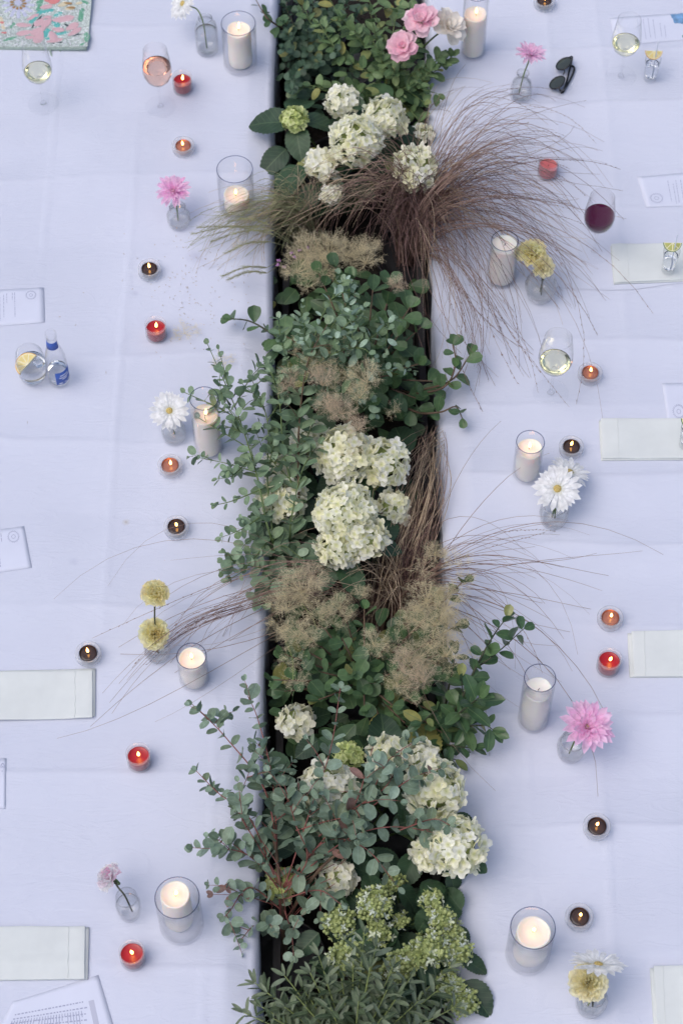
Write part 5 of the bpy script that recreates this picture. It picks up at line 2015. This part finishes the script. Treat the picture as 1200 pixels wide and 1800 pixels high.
for (nm_, c_) in [('upper_lock', [(728, 440, -.1), (750, 350, .17), (850, 265, .24), (950, 240, .20), (1050, 285, .06)]), ('middle_lock', [(730, 440, -.1), (770, 370, .18), (870, 335, .24), (970, 345, .18), (1040, 400, .06)]), ('right_lock', [(730, 445, -.1), (790, 400, .18), (900, 400, .22), (990, 450, .14), (1045, 530, .03)]), ('lower_lock', [(730, 450, -.1), (780, 440, .16), (850, 510, .15), (900, 600, .08), (960, 690, .02)]), ('hanging_lock', [(735, 450, -.1), (775, 460, .14), (820, 540, .12), (825, 610, .06), (800, 680, .02)])]:
    bundle(pg, nm_, c_, 11, 'grass_brown', .0008, .017, .3)
grass(pg, 'long_seed_blades', (728, 448), [(1058, 262), (1000, 285), (985, 240), (1030, 345), (1045, 480), (1050, 590), (1065, 545), (985, 715), (945, 690), (868, 720), (842, 640), (1090, 400), (940, 210), (870, 175), (960, 225), (800, 170), (830, 220), (1130, 560), (1010, 720), (1060, 745)], 'grass_brown', (.16, .27), .001, .03, .8, seed_l=.06, kink=.5)
pg.done()

# --- greenish fountain grass (left)
pg = Plant('feather_grass', 'greenish feather grass with fuzzy heads leaning over the left table', 545, 455, None, .08)
grass(pg, 'blades', (545, 452), fan(530, 415, 70, 160, 215, 60, 215, .45) + fan(545, 400, 70, 130, 260, 40, 160, .7), 'grass_green', (.05, .15), .0008, .04, .15)
grass(pg, 'tan_blades', (545, 452), fan(530, 430, 45, 130, 225, 80, 230, .6) + fan(560, 400, 50, 180, 330, 40, 170, .6), 'grass_tan', (.05, .16), .0007, .04, .1)
# fuzzy heads
mb = MB()
for (x0, y0, x1, y1) in [(470, 400, 335, 412), (480, 412, 345, 400), (475, 425, 395, 446), (470, 470, 390, 486), (480, 405, 370, 425), (470, 480, 400, 492), (475, 395, 400, 390)]:
    pts = cat([P(x0, y0, .09), P((x0 + x1) / 2, (y0 + y1) / 2 - 8, .09), P(x1, y1, .05)], 40)
    mb.tube([P(530, 440, -.1)] + pts[::8], .0008, 3, False)
    for i in range(39):
        for _ in range(5):
            t = (pts[i + 1] - pts[i]).normalized()
            d = (t + rnd_dir() * .45).normalized() * U(.008, .018)
            mb.tube([pts[i], pts[i] + d], [.0004, .00015], 3, False)
pg.part('seed_heads', mb, M['grass_green'], None, 'stuff')
mb = MB()
for (x, y) in [(490, 458), (500, 470), (488, 466), (512, 446), (527, 440), (518, 452), (540, 436)]:
    c = P(x, y, .08)
    for k in range(9):
        d = rnd_dir() * .006
        d.z = abs(d.z)
        mb.tube([c, c + d], [.0022, .001], 4)
pg.part('lilac_florets', mb, M['lilac_flower'], None, 'stuff')
pg.done()

# --- smoke bush 1
p = Plant('smoke_bush', 'smoke bush with beige plumes at its far side, below the brown grass', 640, 660, None, .115)
for (tx, ty, h) in [(560, 480, .16), (590, 470, .17), (620, 490, .17), (655, 510, .17), (690, 500, .15), (720, 540, .13), (740, 575, .10), (700, 590, .13), (735, 640, .08), (690, 660, .09), (650, 700, .07), (600, 690, .09), (560, 640, .12), (540, 580, .13), (500, 590, .08), (480, 610, .03), (670, 570, .15), (620, 560, .16), (700, 720, .02), (730, 700, .03), (640, 630, .13), (520, 650, .06), (590, 600, .13), (760, 670, .05)]:
    p.sprig([(640, 665, -.18), ((640 + tx) / 2, (665 + ty) / 2, h * .45), (tx, ty, h)], ME['smoke'], .054, .034, 'alt', .0035, .0014, 'stem_brown', .4, .8, 2, up=.75)
p.sprig([(640, 665, -.18), (560, 640, .0), (480, 588, .06), (440, 565, .07), (405, 560, .07)], ME['smoke'], .046, .026, 'alt', .0035, .0014, 'stem_dark', .62, .75, 2, up=.85)
p.sprig([(640, 665, -.18), (720, 690, .0), (780, 680, .07), (800, 640, .09), (795, 605, .1)], ME['smoke'], .042, .03, 'alt', .0035, .0014, 'stem_brown', .55, .8, 2, up=.85)
p.sprig([(640, 665, -.18), (720, 720, .0), (770, 725, .05), (800, 715, .06), (812, 735, .05)], ME['smoke'], .042, .03, 'alt', .0035, .0014, 'stem_brown', .55, .8, 2, up=.85)
p.sprig([(720, 690, .0), (790, 670, .07), (825, 625, .08)], ME['smoke'], .044, .032, 'alt', .003, .0014, 'stem_brown', .55, .85, 2, up=.85)
for (x, y, h, s, k) in [(545, 440, .14, 1.0, 'plume'), (580, 440, .15, 1.05, 'plume'), (565, 470, .15, 1.0, 'plume'), (525, 470, .13, .95, 'plume'), (610, 440, .13, .8, 'plume'), (640, 455, .14, .95, 'plume'), (645, 432, .12, .7, 'plume'), (698, 500, .17, .55, 'plume_pink'), (540, 500, .12, .6, 'thin'),
                        (520, 610, .13, .6, 'thin'), (560, 630, .14, .85, 'plume'), (565, 665, .15, .9, 'plume_pink'), (590, 660, .13, .7, 'thin'), (640, 660, .15, .95, 'plume'), (630, 690, .14, .7, 'plume'), (600, 720, .14, .75, 'plume_pink'), (580, 710, .14, .8, 'plume_pink'), (630, 750, .13, .6, 'plume_pink'), (620, 790, .12, .7, 'thin'), (560, 600, .14, .5, 'thin'), (510, 670, .12, .7, 'plume_pink'), (605, 610, .15, .5, 'thin'),
                        (330, 590, .02, .75, 'thin'), (335, 560, .02, .6, 'thin'), (390, 640, .02, .7, 'thin'), (425, 435, .04, .5, 'thin'), (690, 720, .06, .5, 'thin')]:
    if x > 470:
        plume(p, x, y, h + (.10 if y > 590 else 0), s, k)
for (a, b) in [((640, 640), (640, 690)), ((600, 620), (575, 700)), ((560, 560), (545, 600)), ((620, 530), (560, 470))]:
    p.part('stalk', MB().tube(cat([P(a[0], a[1], .05), P((a[0] + b[0]) / 2 + 6, (a[1] + b[1]) / 2, .1), P(b[0], b[1], .13)], 8), .0011, 5), M['stem_lime'])
p.filler(130, (482, 470, 745, 760), ME['smoke'], .052, (-.14, .0))
p.done()
# shed wisps lying on the left cloth
for (x, y, s, la) in [(325, 590, .75, 'shed beige plume wisp lying right of the red candle jar'), (390, 640, .62, 'shed pinkish plume wisp lying above the tall candle left of the plants'), (420, 436, .45, 'shed plume wisp lying under the fuzzy grass heads')]:
    q = on(x, y) + Vector((0, 0, .014))
    o = link('plume_wisp', PLU['thin'][0], None)
    o.matrix_basis = frame(q, (1, .3, 0), (0, 0, 1), (s, s * .9, s * .35))
    tag(o, la, 'plant wisp')

# --- hydrangea B
hydrangea('creamy white hydrangea in the middle of the trough beside dry grass', 610, 900,
          [(548, 775, .04, .045, 'white'), (607, 800, .10, .066, 'cream'), (676, 812, .09, .052, 'cream', dict(leaf_n=2)), (497, 880, .05, .055, 'cream', dict(leaf_n=2)),
           (606, 900, .13, .066, 'cream', dict(leaf_n=2)), (640, 945, .10, .048, 'cream'), (595, 962, .09, .048, 'cream'), (690, 893, .04, .036, 'cream', dict(leaf_n=2)), (490, 820, .02, .035, 'white', dict(leaf_n=1))],
          [(520, 930, 465, 945, .0, -.01), (560, 985, 610, 1010, .0, -.02), (650, 850, 700, 855, .03, .0), (540, 840, 500, 850, .03, .0), (470, 920, 440, 960, .02, .0), (560, 880, 530, 930, .02, 0), (700, 950, 740, 920, .0, 0)],
          fill=12, box=(500, 760, 720, 1000))

# --- eucalyptus 1
p = Plant('eucalyptus', 'tall green eucalyptus reaching left over the white gerbera', 520, 1010, None, .09)
kw = dict(me=ME['euc'], style='opp', smat='stem_green')
p.sprig([(530, 1000, -.18), (526, 900, .05), (525, 760, .15), (540, 640, .25), (575, 570, .30)], ls=0.049, spacing=.040, r0=.004, twigs=6, twl=.07, me=ME['euc'], smat='stem_brown', start=.2)
p.sprig([(520, 1005, -.18), (478, 950, .05), (450, 830, .12), (415, 720, .17), (365, 605, .20)], ls=0.038, spacing=.040, r0=.0035, twigs=9, twl=.11, start=.22, **kw)
p.sprig([(440, 790, .13), (400, 765, .15), (350, 735, .16)], ls=0.037, spacing=.030, r0=.0016, start=.3, **kw)
p.sprig([(425, 740, .15), (380, 715, .17), (325, 690, .17)], ls=0.032, spacing=.036, r0=.0016, start=.3, **kw)
p.sprig([(460, 860, .1), (410, 880, .1), (378, 888, .1)], ls=0.033, spacing=.028, r0=.0016, start=.3, **kw)
p.sprig([(520, 1005, -.15), (470, 1000, .03), (392, 985, .06)], ls=0.037, spacing=.024, r0=.002, start=.35, twigs=2, twl=.06, **kw)
p.sprig([(520, 1005, -.15), (490, 1010, .02), (455, 1055, .03)], ls=0.063, spacing=.03, r0=.002, start=.4, **kw)
p.sprig([(480, 950, .05), (470, 840, .10), (470, 740, .15), (440, 660, .18)], ls=0.039, spacing=.034, r0=.0025, start=.2, twigs=5, twl=.08, **kw)
p.sprig([(526, 900, .05), (500, 800, .13), (490, 700, .20), (470, 640, .21)], ls=0.039, spacing=.036, r0=.0022, start=.3, twigs=3, twl=.07, **kw)
p.sprig([(540, 640, .22), (600, 580, .28), (640, 540, .30)], ls=0.037, spacing=.024, r0=.002, start=.2, twigs=3, twl=.06, alt=ME['young'], altp=.35, **kw)
p.sprig([(535, 660, .22), (560, 570, .28), (590, 512, .30)], ls=0.037, spacing=.024, r0=.002, start=.2, twigs=3, twl=.06, alt=ME['young'], altp=.35, **kw)
p.sprig([(540, 650, .23), (590, 620, .26), (630, 610, .26)], ls=0.037, spacing=.024, r0=.002, start=.2, twigs=2, twl=.06, alt=ME['young'], altp=.25, **kw)
p.sprig([(520, 980, -.1), (510, 930, .05), (530, 830, .12), (560, 780, .14)], ls=0.046, spacing=.034, r0=.002, start=.3, **kw)
p.sprig([(500, 990, -.1), (480, 970, .03), (500, 960, .05), (540, 990, .04)], ls=0.044, spacing=.028, r0=.002, start=.3, **kw)
for (c, ls) in [([(450, 830, .12), (400, 815, .13), (352, 805, .12)], .030), ([(430, 760, .15), (392, 700, .18), (385, 645, .19)], .030), ([(470, 900, .08), (425, 930, .09), (388, 945, .08)], .030), ([(445, 800, .13), (410, 835, .13), (382, 842, .12)], .028),
                ([(412, 715, .17), (440, 665, .19), (468, 635, .2)], .032), ([(470, 740, .15), (500, 690, .18), (500, 640, .2)], .034), ([(525, 800, .12), (560, 720, .17), (570, 670, .2)], .036), ([(526, 860, .08), (470, 800, .13), (450, 760, .15)], .036), ([(500, 960, .0), (440, 950, .06), (405, 1000, .06)], .032), ([(525, 700, .18), (495, 600, .24), (490, 560, .25)], .034), ([(480, 940, .04), (430, 1000, .05), (400, 1020, .05)], .03)]:
    p.sprig(c, ls=ls * 1.12, spacing=.027, r0=.0016, r1=.0006, start=.2, twigs=1, twl=.05, **kw)
for c in [[(560, 620, .22), (640, 600, .25), (690, 560, .25)], [(560, 640, .2), (650, 650, .22), (700, 650, .2)], [(540, 700, .17), (600, 690, .2), (650, 700, .19)], [(545, 620, .22), (600, 550, .27), (620, 500, .27)], [(530, 690, .17), (545, 620, .22), (520, 560, .24)]]:
    p.sprig(c, ls=.036, spacing=.026, r0=.0016, r1=.0006, start=.15, twigs=2, twl=.06, alt=ME['young'], altp=.2, **kw)
p.done()

# --- dry grass clump 2
pg = Plant('dry_grass', 'dry brown grass clump draped along the right edge of the trough', 690, 1085, None, .10)
tips = [(x, y) for x, y in [(U(735, 782), U(745, 810)) for _ in range(60)]] + [(U(715, 776), U(790, 900)) for _ in range(75)]
grass(pg, 'draped_blades', (680, 1100), tips[::2], 'grass_tan', (.03, .09), .0011, .05, 0, end_h=(-.05, .0))
grass(pg, 'dark_draped_blades', (690, 1105), tips[1::2], 'grass_brown', (.0, .07), .0011, .06, 0, end_h=(-.06, .0))
grass(pg, 'crown_blades', (690, 1095), [(U(680, 770), U(830, 1000)) for _ in range(170)], 'grass_dark', (-.05, .05), .001, .05, 0, end_h=(-.12, -.02))
grass(pg, 'left_blades', (660, 1090), [(U(180, 330), U(1120, 1230)) for _ in range(8)] + [(U(280, 420), U(1040, 1150)) for _ in range(16)] + [(95, 1053), (190, 1030), (160, 1098), (215, 1100), (300, 985), (165, 1262), (270, 1270), (100, 1298)], 'grass_brown', (.10, .20), .0009, .04, .12, kink=.3)
grass(pg, 'right_blades', (700, 1085), fan(790, 1040, 26, -45, 10, 80, 300, .7) + fan(790, 1060, 24, 0, 55, 60, 260, 1.0) + [(1130, 968), (1165, 975), (1075, 1290), (1050, 1400), (880, 740), (960, 790), (870, 1390), (1005, 1180), (980, 1120), (880, 1290), (860, 1330)], 'grass_brown', (.08, .2), .0008, .04, .06, kink=.3)
bundle(pg, 'left_lock', [(640, 1090, -.12), (520, 1040, .10), (430, 1060, .13), (330, 1100, .12), (250, 1170, .07), (180, 1258, .02)], 15, 'grass_brown', .0008, .012, .3)
bundle(pg, 'left_dark_lock', [(640, 1090, -.12), (520, 1050, .08), (430, 1068, .11), (340, 1100, .10), (270, 1150, .06), (230, 1200, .03)], 9, 'grass_dark', .0008, .011, .2)
grass(pg, 'cross_blades', (690, 1085), fan(640, 1020, 60, 0, 360, 40, 170, .7), 'grass_tan', (.03, .14), .0008, .05, .0, end_h=(.02, .10))
pg.done()

# --- smoke bush 2
p = Plant('smoke_bush', 'smoke bush with beige plumes on both sides, below the creamy hydrangea', 640, 1195, None, .12)
for (tx, ty, h) in [(480, 1195, .08), (500, 1150, .10), (520, 1100, .11), (560, 1090, .12), (600, 1120, .13), (640, 1070, .12), (680, 1130, .12), (700, 1180, .10), (740, 1210, .07), (785, 1190, .07), (800, 1100, .10), (815, 1020, .10), (790, 1040, .08), (560, 1180, .10), (560, 1230, .06), (620, 1180, .12), (640, 1240, .08), (690, 1240, .06), (760, 1250, .04), (720, 1280, .02), (500, 1215, .05), (660, 1200, .1), (590, 1210, .08), (770, 1150, .09), (530, 1140, .11), (780, 1290, .02), (600, 1060, .1), (680, 1290, .0)]:
    p.sprig([(640, 1200, -.18), ((640 + tx) / 2, (1200 + ty) / 2, h * .45), (tx, ty, h)], ME['smoke'], .046, .032, 'alt', .0035, .0014, 'stem_brown', .4, .8, 2, up=.75)
for (x, y, h, s, k) in [(530, 1030, .15, 1.05, 'plume'), (505, 1060, .14, .9, 'plume'), (550, 1015, .14, .8, 'plume_pink'), (560, 1075, .14, .8, 'plume'), (600, 1065, .13, .7, 'plume'), (590, 1090, .13, .6, 'thin'), (520, 1110, .14, .85, 'plume'), (545, 1120, .14, .6, 'plume'), (495, 1100, .12, .8, 'thin'), (510, 1160, .13, .7, 'thin'), (520, 1195, .12, .6, 'thin'),
                        (765, 970, .13, .6, 'plume'), (745, 1000, .12, .6, 'thin'), (800, 985, .13, .7, 'thin'), (815, 1020, .12, .6, 'thin'), (750, 1050, .16, 1.0, 'plume'), (780, 1060, .16, 1.05, 'plume'), (765, 1090, .16, 1.05, 'plume'), (730, 1090, .14, .8, 'plume'), (800, 1095, .14, .7, 'plume'), (785, 1140, .15, .95, 'plume'), (740, 1150, .15, .9, 'plume'), (715, 1170, .15, .95, 'plume_pink'), (745, 1190, .14, .75, 'plume_pink'), (700, 1200, .13, .7, 'plume'), (660, 1130, .14, .65, 'plume'), (690, 1130, .13, .6, 'thin'), (720, 1220, .12, .6, 'thin'), (635, 1040, .12, .45, 'plume'), (790, 1170, .13, .6, 'thin'), (835, 1150, .1, .5, 'thin')]:
    plume(p, x, y, h, s, k)
for (a, b) in [((500, 1120), (515, 1195)), ((760, 1120), (765, 1040)), ((690, 1150), (740, 1200)), ((560, 1120), (530, 1060)), ((700, 1120), (660, 1130)), ((750, 1150), (700, 1200))]:
    p.part('stalk', MB().tube(cat([P(a[0], a[1], .08), P((a[0] + b[0]) / 2 + 6, (a[1] + b[1]) / 2, .12), P(b[0], b[1], .14)], 8), .0011, 5), M['stem_lime'])
p.filler(100, (485, 1080, 775, 1320), ME['smoke'], .050, (-.14, .02))
p.done()

# --- glossy branch on the right
p = Plant('glossy_shrub', 'glossy dark green shrub reaching over the right table towards the unlit candle', 765, 1310, None, .06)
kw = dict(smat='stem_dark', style='alt', up=.7)
p.sprig([(770, 1300, -.18), (800, 1250, .05), (835, 1175, .14), (865, 1120, .19), (890, 1085, .21)], ME['bay_round'], .046, .020, r0=.004, start=.35, taper=.75, twigs=3, twl=.05, **kw)
p.sprig([(835, 1175, .14), (870, 1150, .17), (920, 1105, .19)], ME['bay_round'], .040, .022, r0=.0022, start=.3, taper=.8, **kw)
p.sprig([(770, 1300, -.18), (800, 1260, .06), (830, 1235, .12), (842, 1225, .14)], ME['bay'], .060, .012, r0=.003, start=.5, taper=.9, tips=4, **kw)
p.sprig([(770, 1300, -.18), (810, 1280, .05), (850, 1275, .08), (865, 1282, .08)], ME['bay'], .055, .016, r0=.003, start=.5, taper=.9, tips=3, **kw)
p.sprig([(770, 1300, -.18), (790, 1310, .03), (830, 1315, .05)], ME['bay'], .052, .020, r0=.003, start=.4, taper=.9, **kw)
p.sprig([(770, 1300, -.18), (790, 1200, .06), (800, 1150, .09)], ME['bay'], .052, .022, r0=.003, start=.4, taper=.9, **kw)
p.sprig([(770, 1300, -.18), (770, 1250, .04), (740, 1270, .06)], ME['bay'], .050, .020, r0=.003, start=.4, taper=.9, **kw)
p.sprig([(770, 1300, -.18), (780, 1330, .02), (800, 1335, .03)], ME['bay'], .048, .020, r0=.003, start=.4, taper=.9, **kw)
p.done()

# --- hydrangea C
hydrangea('creamy white hydrangea with large heads at the right edge, below the glossy shrub', 700, 1440,
          [(520, 1268, .0, .036, 'white', dict(leaf_n=1)), (575, 1388, .10, .060, 'white', dict(leaf_n=2)), (765, 1388, .12, .060, 'cream', dict(leaf_n=2, ll=.07)), (800, 1485, .12, .058, 'cream', dict(leaf_n=2, ll=.07)), (755, 1500, .08, .035, 'cream', dict(leaf_n=1)),
           (680, 1328, .06, .040, 'cream', dict(leaf_n=2)), (740, 1335, .05, .036, 'white', dict(leaf_n=1)), (612, 1328, .05, .028, 'lime', dict(fs=.016, leaf_n=2)), (495, 1552, -.02, .03, 'lime', dict(leaf_n=2)), (592, 1546, .01, .038, 'white', dict(leaf_n=2)), (555, 1440, .0, .032, 'cream', dict(leaf_n=1))],
          [(730, 1500, 705, 1560, .02, .0), (790, 1530, 800, 1570, .04, .0), (740, 1440, 680, 1450, .03, .0), (700, 1400, 740, 1450, .03, .0), (640, 1340, 620, 1400, .0, .0), (800, 1430, 830, 1470, .04, .01), (660, 1500, 700, 1520, .0, 0), (650, 1370, 700, 1380, .0, 0), (560, 1300, 520, 1330, .0, 0)],
          fill=24, box=(500, 1290, 770, 1560))

# --- eucalyptus 2
p = Plant('eucalyptus', 'blue-green eucalyptus with red twigs reaching left above the nearest left candle', 500, 1690, None, .09)
kw = dict(me=ME['euc_blue'], style='opp', smat='stem_red', alt=ME['euc_red'], altp=.012)
E2 = [
    ([(495, 1690, -.18), (490, 1560, .0), (470, 1400, .12), (400, 1300, .16), (338, 1238, .18)], .033, .036, 6),
    ([(490, 1560, .0), (440, 1440, .10), (385, 1395, .12), (345, 1355, .14)], .030, .036, 2),
    ([(490, 1560, .0), (430, 1500, .06), (338, 1490, .10)], .036, .026, 3),
    ([(495, 1600, -.03), (440, 1560, .03), (405, 1600, .04), (395, 1612, .04)], .027, .026, 2),
    ([(495, 1620, -.05), (450, 1625, .0), (425, 1650, .01)], .030, .024, 2),
    ([(490, 1560, .0), (480, 1380, .13), (455, 1270, .17), (435, 1222, .18)], .035, .034, 5),
    ([(500, 1560, .0), (540, 1440, .12), (580, 1320, .18), (598, 1210, .22)], .031, .040, 5),
    ([(500, 1560, .0), (600, 1440, .13), (680, 1380, .18), (712, 1300, .20)], .037, .032, 4),
    ([(500, 1560, .0), (620, 1470, .12), (720, 1455, .14), (800, 1490, .15)], .035, .034, 3),
    ([(500, 1560, .0), (570, 1480, .10), (640, 1490, .12), (700, 1560, .10)], .035, .032, 2),
    ([(500, 1570, .0), (540, 1510, .08), (520, 1450, .12), (500, 1380, .16)], .037, .032, 3),
    ([(500, 1580, .0), (560, 1565, .06), (600, 1590, .07)], .032, .030, 1),
    ([(500, 1600, -.02), (512, 1640, .0), (516, 1680, .0)], .028, .028, 1),
    ([(560, 1470, .10), (620, 1420, .15), (650, 1330, .19), (655, 1310, .2)], .034, .032, 2),
    ([(500, 1560, .0), (450, 1480, .08), (420, 1420, .12), (440, 1350, .15)], .036, .032, 3),
    ([(520, 1460, .1), (590, 1440, .14), (640, 1440, .15)], .040, .024, 1),
]
for (c, ls, spc, tw) in E2:
    p.sprig(c, ls=ls * 1.2, spacing=spc, r0=.003 if c[0][2] < -.1 else .0017, r1=.0007, start=.25, twigs=tw, twl=.085, **kw)
for c in [[(650, 1420, .15), (720, 1370, .2), (775, 1350, .2)], [(640, 1430, .14), (680, 1340, .19), (735, 1300, .2)], [(700, 1460, .13), (760, 1440, .18), (790, 1450, .19)]]:
    p.sprig(c, ls=.036, spacing=.03, r0=.0015, r1=.0006, start=.2, twigs=1, twl=.06, **kw)
p.sprig([(480, 1590, -.02), (430, 1575, .03), (375, 1572, .04)], ME['euc_red'], .024, .05, 'opp', .0012, .0006, 'stem_red', .5, .8, 2)
mb = MB()
for _ in range(12):
    a = P(U(470, 520), U(1560, 1640), U(-.1, .02))
    b = P(U(440, 660), U(1450, 1580), U(.0, .1))
    mb.tube(cat([a, a.lerp(b, .5) + Vector((0, 0, .02)), b], 8), .0008, 5)
p.part('bare_twigs', mb, M['stem_red'], None, 'stuff')
p.part('branch', MB().tube(cat([P(490, 1700, -.2), P(497, 1620, -.08), P(490, 1540, .02), P(480, 1460, .08)], 14), [.0065 - .0002 * i for i in range(15)], 8), M['stem_brown'])
p.part('branch', MB().tube(cat([P(500, 1690, -.2), P(510, 1610, -.08), P(560, 1530, .05), P(620, 1480, .1)], 14), [.0055 - .0002 * i for i in range(15)], 8), M['stem_brown'])
p.done()

# --- hydrangea D, green buds
hydrangea('hydrangea in green bud at the near end of the trough', 700, 1660,
          [(660, 1590, .06, 0.037, 'bud', dict(leaf_n=1, ll=.072, sq=.65)), (596, 1622, .05, 0.032, 'bud', dict(leaf_n=1, ll=.072, sq=.65)), (612, 1682, .06, 0.037, 'bud', dict(leaf_n=1, ll=.072, sq=.65)), (703, 1618, .02, 0.016, 'bud', dict(leaf_n=1, ll=.072, sq=.65)), (692, 1550, .02, 0.021, 'bud', dict(leaf_n=1, ll=.072, sq=.65)),
           (757, 1582, .06, 0.023, 'bud', dict(leaf_n=2, ll=.072, sq=.65)), (776, 1615, .07, 0.025, 'bud', dict(leaf_n=1, ll=.072, sq=.65)), (795, 1640, .05, 0.026, 'bud', dict(leaf_n=1, ll=.072, sq=.65)), (755, 1668, .09, 0.035, 'bud', dict(leaf_n=1, ll=.072, sq=.65)), (728, 1682, .08, 0.030, 'bud', dict(leaf_n=1, ll=.072, sq=.65)), (800, 1672, .07, 0.032, 'bud', dict(leaf_n=1, ll=.072, sq=.65)), (700, 1700, .05, 0.032, 'bud', dict(leaf_n=1, ll=.072, sq=.65)), (812, 1762, .03, 0.032, 'bud', dict(leaf_n=1, ll=.072, sq=.65)), (665, 1640, .04, 0.026, 'bud', dict(leaf_n=1, ll=.072, sq=.65)), (790, 1730, .04, 0.026, 'bud', dict(leaf_n=1, ll=.072, sq=.65))],
          [(815, 1725, 862, 1786, .03, .02), (770, 1600, 740, 1540, .03, .0), (680, 1640, 690, 1690, .03, .0), (640, 1630, 590, 1650, .03, .0), (700, 1560, 740, 1600, .04, .0), (760, 1600, 730, 1640, .04, .0), (700, 1640, 650, 1660, .03, .0), (810, 1600, 780, 1560, .03, .02), (800, 1630, 825, 1660, .03, .02),
           (560, 1640, 520, 1680, .0, -.02), (640, 1600, 600, 1560, .0, 0), (820, 1690, 838, 1680, .03, .03)], fill=26, box=(580, 1560, 790, 1760))

# --- olive
p = Plant('olive_bush', 'grey-green olive bush with narrow leaves at the bottom edge', 620, 1850, None, .115)
kw = dict(me=ME['olive'], style='opp', smat='stem_lime', up=.5)
for (tx, ty, h) in [(428, 1780, .08), (448, 1728, .08), (470, 1745, .1), (500, 1715, .12), (520, 1750, .14), (545, 1710, .14), (560, 1680, .14), (600, 1720, .16), (640, 1640, .20), (650, 1700, .2), (690, 1700, .18), (700, 1750, .18), (735, 1760, .15), (770, 1740, .12), (790, 1700, .12), (800, 1770, .1), (580, 1770, .17), (630, 1760, .2), (480, 1790, .1), (540, 1800, .15), (670, 1790, .18), (740, 1800, .14), (600, 1820, .17), (660, 1665, .17), (620, 1690, .17), (575, 1730, .15), (680, 1740, .18), (720, 1720, .15), (530, 1735, .12), (760, 1790, .12), (460, 1770, .09), (500, 1770, .12)]:
    p.sprig([(620, 1840, -.15), ((620 + tx) / 2, (1860 + ty) / 2, h * .5), (tx, ty, h)], ls=.054, spacing=.020, r0=.003, start=.35, taper=.65, **kw)
p.done()

# --- bits fallen on the left cloth
mb = MB()
o0 = on(300, 480)
for (x, y, sx, sy, n) in [(345, 470, 40, 30, 60), (330, 540, 30, 40, 50), (270, 500, 40, 30, 14), (380, 560, 40, 60, 40), (150, 700, 140, 180, 10)]:
    for _ in range(n):
        q = on(random.gauss(x, sx), random.gauss(y, sy))
        if q.x > edge_x(-1, q.y) - .02:
            continue
        q = q - o0 + Vector((0, 0, .0008))
        d = Vector((U(-1, 1), U(-1, 1), 0)).normalized() * U(.0008, .003)
        mb.tube([q - d, q + d], [.0005, .0004], 4)
o = link('fallen_seeds', mb.mesh('fallen_seeds', M['grass_tan']), None, o0)
tag(o, 'small shed seeds and bits scattered on the left cloth around the dark tealight', 'seeds', None, 'stuff')
